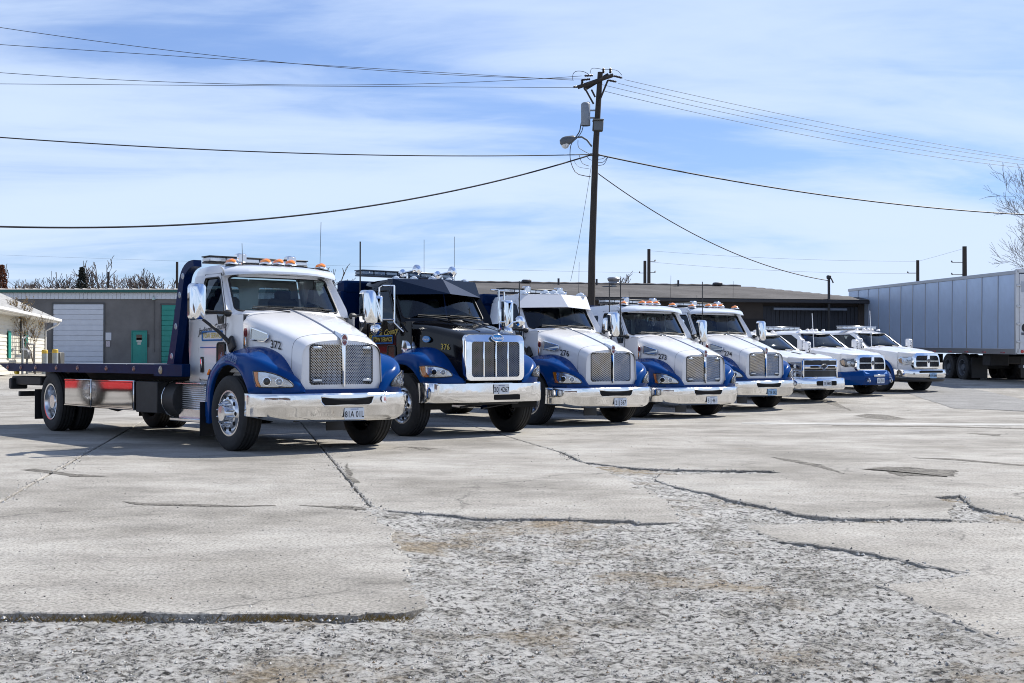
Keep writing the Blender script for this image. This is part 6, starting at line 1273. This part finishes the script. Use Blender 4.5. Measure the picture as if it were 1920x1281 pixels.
def house():
    """gabled house whose side wall runs away from the camera; local x along that wall, y to the left, z up"""
    far = Vector((-22.9, 64.0)); near = Vector((-19.3, 46.0)); d = (far - near); L_ = d.length; ang = math.atan2(d.y, d.x); g = rise(56)
    b = empty("house", (near.x, near.y, g), ang, "small cream house with pale shingle roof and white gutter at the left edge", 'house')
    sid = mat("cream_siding", (.66, .62, .52), .6, vary=.06, vscale=2); trim = mat("white_trim", (.72, .70, .66), .5); shing = mat("pale_shingle", (.33, .325, .31), .9, vary=.25, vscale=3, bump=.4, bscale=20)
    EV = 2.58; RZ = 5.0; DW = 9.6; ov = .62; n = 15
    for q in range(n): put("siding_board", M().prism([(0, -.014, q * EV / n), (L_, -.014, q * EV / n), (L_, .010, (q + 1) * EV / n), (0, .010, (q + 1) * EV / n)], (0, .05, 0)), sid, b, smooth=0)
    put("wall", M().prism([(.01, .04, 0), (.01, DW, 0), (.01, DW, EV), (.01, DW / 2, RZ - .1), (.01, .04, EV)], (L_ - .02, 0, 0)), sid, b, smooth=0)
    rf = put("roof", M().prism([(-.5, -ov, EV - .06), (L_ + .6, -ov, EV - .06), (L_ + .6, DW / 2, RZ), (-.5, DW / 2, RZ)], (0, 0, .09)).prism([(-.5, DW + ov, EV - .06), (L_ + .6, DW + ov, EV - .06), (L_ + .6, DW / 2, RZ), (-.5, DW / 2, RZ)], (0, 0, .09)), shing, b, smooth=0)
    sl = math.atan2(RZ - EV + .06, DW / 2 + ov)
    for q in range(16):
        t = q / 16; put("shingle_course", lambda: M().box((L_ / 2, 0, 0), (L_ + 1.08, .36, .014), .004, Matrix.Rotation(sl, 3, 'X')), shing, rf, (0, lerp(-ov, DW / 2, t) + .17, lerp(EV - .06, RZ, t) + .176), key='hcourse')
    put("roof_pipe", M().tube([(L_ * .62, 1.0, EV + .5), (L_ * .62, 1.0, EV + 1.2)], .06), trim, rf)
    put("barge_board", M().prism([(L_ + .6, -ov, EV - .20), (L_ + .6, DW / 2, RZ - .14), (L_ + .6, DW / 2, RZ + .08), (L_ + .6, -ov, EV + .02)], (.05, 0, 0)), trim, b, smooth=0)
    put("gutter", M().box((L_ / 2, -ov - .06, EV - .02), (L_ + 1.1, .13, .14), .03), trim, b); put("soffit", M().box((L_ / 2, -.30, EV - .10), (L_ + 1.0, .62, .04), .0), trim, b)
    put("downpipe", M().tube([(L_ + .4, -ov - .05, EV - .05), (L_ + .2, -ov + .05, EV - .25), (L_ - .08, -.07, EV - .55), (L_ - .08, -.07, .1)], .045, 8), trim, b)
    def wl(px):      # distance along the wall at which a picture column meets it
        k = (px - 960) / FPX; return (near.x - k * near.y) / (k * d.normalized().y - d.normalized().x)
    put("shutter", M().box((wl(15), -.06, 1.25), (.55, .05, 1.15), .01), green_p, b); put("shutter", M().box((wl(47), -.06, 1.55), (.55, .05, .7), .01), green_p, b)
    put("dark_pipe", M().tube([(wl(35), -.08, EV - .1), (wl(35), -.08, .9)], .05), mat("pipe_dark", (.05, .05, .045), .6), b)
    put("flood_lamp", M().lathe([(.03, 0), (.09, .10), (.001, .12)], o=(wl(25), -.15, EV - .25), ax=(-.4, -1, -.4), n=12).tube([(wl(25), 0, EV - .2), (wl(25), -.16, EV - .25)], .03), trim, b)
    mg = mat("meter_grey", (.22, .23, .24), .5, metal=.3)
    gm = put("gas_meter", M().box((wl(30), -.45, .85), (.5, .3, .4), .08).tube([(wl(21), -.45, 0), (wl(21), -.45, 1.5), (wl(27), -.45, 1.6)], .05).tube([(wl(30), -.45, 0), (wl(30), -.45, 1.3), (wl(44), -.45, 1.3), (wl(44), -.45, 0)], .05), mg, b); put("pipe", M().tube([(wl(18), -.45, 1.05), (wl(30), -.45, 1.05)], .05), mg, gm)
    put("air_conditioner", M().box((wl(58), -1.0, .50), (1.2, .8, .95), .05), mat("ac_grey", (.06, .058, .052), .6), b)
    return b
house()
for k, (px, py, lab) in enumerate(((84, 656, "grey bollard with a yellow top band, nearer the cream house"), (103.5, 655, "grey bollard with a yellow top band, nearer the white roller door"))):
    Yb = 56.0 + k * .6; p = at(px, py, Yb); zb = rise(Yb)
    b = empty("bollard", (p.x, p.y, zb), 0, lab, 'bollard', 'bollards beside the house'); h = p.z - zb
    put("post", M().lathe([(.125, 0), (.125, h - .16)], ax=(0, 0, 1), n=18), mat("bollard_grey", (.34, .37, .38), .6, vary=.15), b); put("yellow_band", M().lathe([(.127, h - .16), (.127, h - .03), (.10, h), (.001, h + .01)], ax=(0, 0, 1), n=18), mat("bollard_yellow", (.62, .42, .06), .6, vary=.2), b)

# ------------------------------------------------------------------ added out of view for the chrome to mirror, behind and left of the camera
def unseen_building():  # unseen building, added only to give the chrome a dark reflection
    b = empty("unseen_brick_building", (0, -62, 0), 0, "dark brick building added out of view for the chrome to mirror", 'building'); L_ = 90; H_ = 4.6
    bk = mat("dark_brick", (.085, .05, .04), .85, vary=.3, vscale=3)
    put("wall", M().box((0, -4, H_ / 2), (L_, 8, H_), .0), bk, b); put("roof", M().box((0, -4, H_ + .15), (L_ + .8, 8.8, .3), .02), roof_dark, b)
    for k in range(14):
        x = -L_ / 2 + 4 + k * 6.3; w = put("window", M().box((x, .02, 2.9), (1.8, .08, 1.4), .01), mat("yard_glass", (.03, .035, .04), .08, coat=.6), b); put("sill", M().box((x, .08, 2.15), (2.0, .16, .1), .01), mat("sill_grey", (.3, .3, .29), .8), w)
    put("door", M().box((0, .03, 1.6), (3.4, .08, 3.2), .01), mat("yard_door", (.12, .12, .13), .6), b); return b
unseen_building()
def unseen_barn():  # unseen barn, added only to darken what the tool boxes reflect
    b = empty("unseen_dark_barn", (-47, 44, rise(44)), R(-62), "dark barn added out of view for the tool boxes to mirror", 'building'); bk = mat("barn_brown", (.04, .034, .03), .85, vary=.3, vscale=2)
    put("wall", M().prism([(-14, 0, 0), (14, 0, 0), (14, 0, 4.2), (-14, 0, 4.2)], (0, -9, 0)), bk, b, smooth=0); put("roof", M().prism([(-14.5, .5, 4.1), (-14.5, -4.5, 6.0), (-14.5, -9.5, 4.1)], (29, 0, 0)), roof_dark, b, smooth=0); put("door", M().box((0, .03, 1.6), (3.6, .08, 3.2), .01), bk, b); return b
unseen_barn()
pickup(dict(pos=(-19.05, 24.2), yaw=R(20), style='cross', bumper='chrome', plate="", paint=mat("red_paint", (.42, .008, .014), .2, coat=.8), label="red pickup truck seen only mirrored in the flatbed's tool boxes"))
# ------------------------------------------------------------------ utility pole, wires
wood = mat("pole_wood", (.036, .029, .025), .85, vary=.35, vscale=3, bump=.5, bscale=12, stretch=(4, 4, .5))
wire_m = mat("wire_black", (.012, .012, .013), .6); porc = mat("insulator_brown", (.03, .02, .018), .35); xf_grey = mat("transformer_grey", (.20, .23, .27), .5, vary=.1)
PY = 50.0
def pp(px, py, Y=PY): return at(px, py, Y)
def main_pole():
    base = pp(1107, 700); top = pp(1126, 134); g = rise(PY); t = empty("utility_pole", (base.x, PY, g), 0, "tall wooden utility pole with transformer, street lamp and crossarms", 'utility pole')
    L_ = lambda v: (v.x - base.x, v.y - PY, v.z - g)
    b0 = (0, 0, -.1); put("pole", M().tube([b0, L_(pp(1110, 480)), L_(pp(1117, 280)), L_(top)], [.155, .135, .118, .10], 14), wood, t)
    for k, (a, c, dy) in enumerate((((1083, 164), (1150, 141), -.14), ((1096, 165), (1142, 137), .14))): put("crossarm", M().tube([L_(pp(*a)) , L_(pp(*c))], .075, 4).moved((0, dy, 0)), wood, t, smooth=0)
    for a, c in (((1097, 166), (1113, 195)), ((1140, 150), (1121, 197)), ((1109, 168), (1116, 182))): put("brace", M().tube([L_(pp(*a)), L_(pp(*c))], .035, 6).moved((0, -.12, 0)), wood, t)
    def ins(px, py, ax=(0, 0, 1), n=3, r=.06): return M().lathe([(.03, 0)] + sum([[(r, .03 + .06 * q), (r * .6, .06 + .06 * q)] for q in range(n)], []) + [(.001, .05 + .06 * n)], o=L_(pp(px, py)), ax=ax, n=10)
    for px, py in ((1132, 136), (1145, 136), (1092, 157)): put("insulator", ins(px, py), porc, t)
    for (px, py), ax in (((1152, 141), (1, 0, -.25)), ((1141, 149), (1, 0, -.2)), ((1091, 161), (-1, 0, -.05)), ((1107, 147), (-1, 0, -.1)), ((1112, 140), (-1, 0, -.05))): put("strain_insulator", ins(px, py, ax, 5, .05), porc, t)
    tr = put("transformer", M().lathe([(.17, 0), (.18, .02), (.18, .82), (.15, .87), (.10, .90), (.001, .91)], o=L_(pp(1098.5, 235)), ax=(0, 0, 1), n=22).tube([L_(pp(1102, 198)), L_(pp(1104, 190))], .05), xf_grey, t); put("hanger", M().box(L_(pp(1108, 206)), (.4, .06, .06), .01).box(L_(pp(1108, 220)), (.4, .06, .06), .01), xf_grey, tr)
    fl = put("flood_light", M().box(L_(pp(1121.5, 235)), (.40, .30, .42), .03, Matrix.Rotation(R(4), 3, 'Y')), mat("flood_housing", (.05, .048, .045), .6, vary=.3), t); put("glass", M().box(tuple(Vector(L_(pp(1122, 235))) + Vector((0, -.16, -.01))), (.34, .01, .34), .0), mat("flood_glass", (.07, .075, .08), .15, coat=.6), fl); put("hood", M().box(tuple(Vector(L_(pp(1121.5, 225.5))) + Vector((0, -.1, 0))), (.42, .5, .03), .005), mat("flood_hood", (.16, .165, .17), .5), fl)
    lampm = mat("lamp_grey", (.09, .10, .11), .5)
    la = put("street_lamp", M().tube([L_(pp(1110, 274)), L_(pp(1101, 262)), L_(pp(1091, 256)), L_(pp(1078, 257))], .035, 8), lampm, t)
    a, c = Vector(L_(pp(1079, 256.5))), Vector(L_(pp(1050, 269))); ax = (c - a).normalized()
    put("lamp_head", M().lathe([(.04, 0), (.10, .05), (.14, .18), (.19, .36), (.19, .48), (.13, .60), (.001, .64)], o=a, ax=ax, n=18), lampm, la); put("lamp_bowl", M().lathe([(.001, -.20), (.10, -.17), (.155, -.08), (.16, .0)], o=a + ax * .42 + Vector((0, 0, -.08)), ax=(0, 0, 1), n=18), clear_lens, la)
    put("clamp", M().box(L_(pp(1109, 289.5)), (.12, .2, .08), .01).box(L_(pp(1121, 290)), (.14, .12, .10), .01), mat("clamp_metal", (.1, .1, .1), .5, metal=.5), t)
    # slack service loops
    for pts, r in (([(1096, 207), (1090, 230), (1087, 245), (1081, 255)], .022), ([(1096, 208), (1093, 240), (1084, 256), (1072, 268), (1069, 285), (1071, 305), (1082, 325), (1108, 331)], .016), ([(1084, 262), (1085, 275), (1096, 283), (1110, 290)], .012), ([(1086, 290), (1092, 305), (1105, 311)], .011), ([(1098, 289), (1104, 297), (1110, 300)], .011), ([(1122, 304), (1132, 303), (1140, 293)], .011), ([(1122, 298), (1130, 297), (1137, 293)], .011), ([(1122, 310), (1133, 307), (1140, 294)], .011), ([(1074, 148), (1075, 137), (1082, 132), (1095, 133), (1106, 139)], .011), ([(1107, 136), (1110, 127), (1122, 127), (1132, 129), (1145, 129), (1158, 131), (1167, 140)], .009), ([(1076, 300), (1085, 312), (1105, 316)], .007)):
        sm = catmull([tuple(L_(pp(*p))) for p in pts], 18); put("service_cable", M().tube(sm, r, 5), wire_m, t, smooth=0)
    return t
main_pole()
def wire(pts, Y0, Y1, r, label, ext=0.0, group=None):
    """three picture rows give the sag of a wire running between depths Y0 and Y1"""
    (xa, ya), (xb, yb), (xc, yc) = pts; tb = .5; A_ = pp(xa, ya, Y0); C_ = pp(xc, yc, Y1)
    tb = (xb - xa) / (xc - xa); tb = tb * Y0 / (tb * Y0 + (1 - tb) * Y1)          # depth-correct fraction
    m = A_.lerp(C_, tb); m2 = pp(xb, yb, m.y); sag = (m2.z - m.z) / (tb * (1 - tb))
    P_ = [];
    for k in range(41):
        t = -0 + k / 40 * (1 + ext); q = A_.lerp(C_, t); P_.append((q.x, q.y, q.z + sag * t * (1 - t)))
    return tag(put("overhead_wire", M().tube(P_, r, 5), wire_m, smooth=0), label, 'wire', group)
G = 'overhead wires'
wire([(1106, 147), (600, 122), (0, 50)], PY, 40, .0095, "uppermost wire left of the utility pole, highest at the picture edge", .25, G)
wire([(1076, 149), (540, 117), (0, 82)], PY, 41, .0095, "second wire from the top left of the utility pole", .25, G)
wire([(1091, 141), (480, 157), (0, 135)], PY, 42, .0095, "third wire from the top left of the utility pole, sagging", .25, G)
wire([(1085, 163), (560, 160), (0, 156)], PY, 43, .0095, "fourth wire from the top left of the pole, almost level", .25, G)
wire([(1108, 289), (540, 286), (0, 257)], PY, 40, .020, "single wire below the lamp running nearly level to the left", .25, G)
wire([(1108, 290), (540, 406), (0, 425)], PY, 38, .030, "thick drooping cable left of the pole, lowest over the flatbed", .25, G)
wire([(1172, 148), (1540, 228), (1920, 296)], PY, 62, .0085, "uppermost wire right of the utility pole", .3, G)
wire([(1160, 155), (1540, 238), (1920, 300)], PY, 62, .0085, "second wire from the top right of the utility pole", .3, G)
wire([(1128, 157), (1540, 247), (1920, 308)], PY, 62, .0085, "third wire from the top right of the utility pole", .3, G)
wire([(1131, 169), (1540, 258), (1920, 314)], PY, 62, .0085, "fourth and lowest of the thin wires right of the pole top", .3, G)
wire([(1124, 290), (1480, 356), (1920, 402)], PY, 58, .030, "thick dark cable right of the pole ending at the bare tree", .3, G)
wire([(1122, 325), (1300, 438), (1553, 526)], PY, 57.2, .020, "service wire dropping from the pole to the brown building's mast", 0, G)
wire([(1109, 310), (1091, 420), (1070, 527)], PY, 56, .008, "thin guy wire slanting down left of the utility pole", 0, G)
def far_pole(px, pt, pb, Y, label, r=.13, arms=()):
    a, c = pp(px, pb, Y), pp(px + .5, pt, Y); z0 = rise(Y); t = empty("distant_pole", (a.x, Y, z0), 0, label, 'utility pole', 'distant poles behind the buildings')
    put("pole", M().tube([(0, 0, -.2), (c.x - a.x, 0, c.z - z0)], [r, r * .8], 8), wood, t)
    for dx, py, w in arms:
        z = pp(px, py, Y).z - z0; put("arm", M().tube([(0, 0, z), (dx * .7, 0, z)], .02, 5), wood, t); put("insulator", M().lathe([(.03, 0), (.06, .05), (.03, .09), (.001, .14)], o=(dx * .7, 0, z), ax=(0, 0, 1), n=8), porc, t)
    return t
far_pole(1216.5, 467, 690, 85, "taller of the two close distant poles above the brown roof", .13, ((.6, 490, 0), (.6, 511, 0)))
far_pole(1209, 489, 690, 90, "shorter of the two close distant poles above the brown roof", .13, ((-.5, 512, 0),))
far_pole(1721, 488, 690, 85, "distant pole left of the taller pole above the trailer", .13, ((-.9, 512, 0),))
far_pole(1809, 462, 690, 80, "taller distant pole above the middle of the trailer", .17, ((-1.1, 492, 0), (-1.1, 515, 0)))
far_pole(331, 491, 690, 110, "distant pole above the warehouse roof nearest the flatbed cab", .13)
far_pole(202, 510, 690, 115, "distant pole among the bare trees over the warehouse roof", .13)
for pts, lab in ((((1217, 470), (1470, 485), (1720, 490)), "faint wire between the distant poles, upper"), (((1217, 491), (1470, 508), (1720, 513)), "faint wire between the distant poles, lower"), (((1722, 490), (1766, 478), (1808, 466)), "faint wire rising to the taller distant pole")):
    wire(pts, 85, 84, .006, lab, 0, 'faint distant wires')
wire([(0, 478), (700, 500), (1216, 512)], 120, 100, .006, "faint long wire low over the warehouse trees", 0, 'faint distant wires')
# ------------------------------------------------------------------ trees
bark = mat("bare_bark", (.12, .095, .08), .9, vary=.3, vscale=6); bark_g = mat("pale_bark", (.16, .13, .105), .9, vary=.3, vscale=6)
def bare_tree_mesh(seed, h, spread=.55, levels=6, r0=None, twig=.006):
    rr = random.Random(seed); tk = M(); cr = M(); r0 = r0 or h * .018
    def grow(p, d, l, r, lv):
        n = 3; path = [p]; rad = [r]; q = p.copy(); dd = d.copy()
        for k in range(n):
            dd = (dd + Vector((rr.gauss(0, .10), rr.gauss(0, .10), rr.gauss(.03, .06)))).normalized(); q = q + dd * (l / n); path.append(q.copy()); rad.append(max(twig, r * (1 - .32 * (k + 1) / n)))
        (tk if lv == 0 else cr).tube(path, rad, 6 if lv < 2 else 3, False)
        if lv >= levels: return
        nb = 3 if lv < 3 else (3 if rr.random() < .6 else 2)
        for k in range(nb):
            ax = dd.cross(Vector((rr.gauss(0, 1), rr.gauss(0, 1), rr.gauss(0, 1)))).normalized(); nd = (Matrix.Rotation(spread * (.55 + .8 * rr.random()), 3, ax) @ dd); nd.z += .10; s = rr.random()
            st = path[-1] if k == 0 else path[rr.choice((1, 2, 3))]; grow(st, nd.normalized(), l * (.66 + .22 * s), max(twig, rad[-1] * (.80 if k == 0 else .62)), lv + 1)
    grow(Vector((0, 0, 0)), Vector((0, 0, 1)), h * .26, r0, 0)
    return tk.mesh("trunk", bark, 0, False), cr.mesh("crown", bark, 0, False)
TREES = [bare_tree_mesh(s, 10.0, sp, 6, twig=.026) for s, sp in ((11, .55), (23, .62), (37, .5), (41, .7))]
def bare_tree(px, top, Y, k, label, group='bare trees behind the buildings', rz=0, wide=1.0):
    c = pp(px, top, Y); z0 = rise(Y); h = (c.z - z0); s = h / 8.9; t = empty("bare_tree", (c.x, Y, z0), rz, label, 'tree', group); t.scale = (s * wide, s * wide, s)
    a, b = TREES[k % len(TREES)]; put("trunk", a, parent=t); put("crown", b, parent=t); return t
for q, (px, top, Y, lab) in enumerate(((22, 512, 122, "bare tree beside the rust-coloured conifer at the left edge"), (58, 514, 130, "low bare tree second from the left above the warehouse"), (104, 504, 125, "rounded bare tree between the left edge and the dark conifer"), (190, 500, 120, "bare tree with a dark nest just right of the dark conifer"), (219, 498, 128, "bare tree behind the distant pole over the warehouse"), (246, 503, 135, "hazy bare tree over the warehouse's green door"), (275, 498, 120, "bare spreading tree nearest the flatbed cab above the warehouse"), (325, 530, 130, "small bare tree low beside the flatbed's light bar"), (655, 512, 110, "bare tree between the flatbed cab and the black truck"), (600, 520, 125, "bare tree seen behind the flatbed's windscreen"), (690, 530, 130, "small bare tree behind the black truck's light bar"), (640, 528, 125, "low bare tree right of the flatbed cab"), (1180, 524, 130, "small bare tree left of the distant pole pair"), (1232, 524, 130, "small bare tree right of the distant pole pair"), (80, 516, 135, "low bare tree third from the left above the warehouse"), (160, 518, 138, "thin bare tree behind the dark conifer"))):
    bare_tree(px, top, Y, q, lab, rz=q * 1.7, wide=.85 if q % 2 else 1.05)
rt_ = bare_tree_mesh(77, 9.0, .48, 8, r0=.11, twig=.006); c = pp(1986, 335, 62); t = empty("bare_tree", (c.x, 62, rise(62)), 4.4, "large bare tree reaching in at the right edge above the trailer", 'tree'); s = (c.z - rise(62)) / 8.3; t.scale = (s * .9, s * .9, s); put("trunk", rt_[0], parent=t); put("crown", rt_[1], parent=t)
def conifer(px, top, Y, col, label, wide, seed):
    rr = random.Random(seed); c = pp(px, top, Y); z0 = rise(Y); h = c.z - z0; t = empty("conifer_tree", (c.x, Y, z0), 0, label, 'tree', 'conifers behind the warehouse')
    put("trunk", M().tube([(0, 0, 0), (0, 0, h * .97)], [h * .02, .02], 6), bark, t); m = M()
    for k in range(2600):
        z = h * (.22 + .78 * rr.random() ** .9); R_ = wide * (1 - z / h) ** .75 * (.75 + .5 * NZ.noise(Vector((z * 2, seed, 0)))) + .05; a = rr.random() * 6.283; r = R_ * math.sqrt(rr.random()) * (1 + .25 * math.sin(a * 3 + z * 4)); x, y = r * math.cos(a), r * math.sin(a); l = .10 + .16 * rr.random(); u = Vector((math.cos(a + rr.gauss(0, .6)), math.sin(a + rr.gauss(0, .6)), rr.gauss(-.1, .4))).normalized() * l; v = u.cross(Vector((rr.gauss(0, 1), rr.gauss(0, 1), rr.gauss(0, 1)))).normalized() * l * .4; p = Vector((x, y, z))
        m.add([tuple(p - v), tuple(p + u), tuple(p + v)], [(0, 1, 2)])
    put("crown", m, col, t, smooth=0); return t
conifer(3, 497, 118, mat("rust_needles", (.16, .055, .022), .9, vary=.35, vscale=1.0), "rust-coloured conifer at the left picture edge", 1.7, 3)
conifer(153, 501, 120, mat("dark_needles", (.022, .028, .020), .9, vary=.35, vscale=1.0), "dark evergreen conifer above the white roller door", 1.6, 8)
# shrub by the house
sh = bare_tree_mesh(5, 5.0, .42, 6, r0=.05, twig=.007); c = pp(62, 545, 56); t = empty("garden_shrub", (pp(66, 0, 56).x, 56, rise(56)), .6, "tall leafless shrub with tan leaves in front of the cream house", 'shrub'); s = (c.z - rise(56)) / 4.6; t.scale = (s * .85, s * .85, s)
for nm, me in zip(("trunk", "crown"), sh):
    me.materials.clear(); me.materials.append(bark_g); put(nm, me, parent=t)
def leaves():
    rr = random.Random(2); m = M(); vs = [v.co for v in sh[1].vertices]
    for k in range(1100):
        p = Vector(rr.choice(vs))
        if p.x > .7: continue
        a = Vector((rr.gauss(0, 1), rr.gauss(0, 1), rr.gauss(0, 1))).normalized() * .045; b_ = a.cross(Vector((rr.gauss(0, 1), rr.gauss(0, 1), 1))).normalized() * .028; m.add([tuple(p - a), tuple(p + b_), tuple(p + a), tuple(p - b_)], [(0, 1, 2, 3)])
    return m
put("leaves", leaves(), mat("tan_leaf", (.42, .27, .08), .8, vary=.3, vscale=2), t, smooth=0)
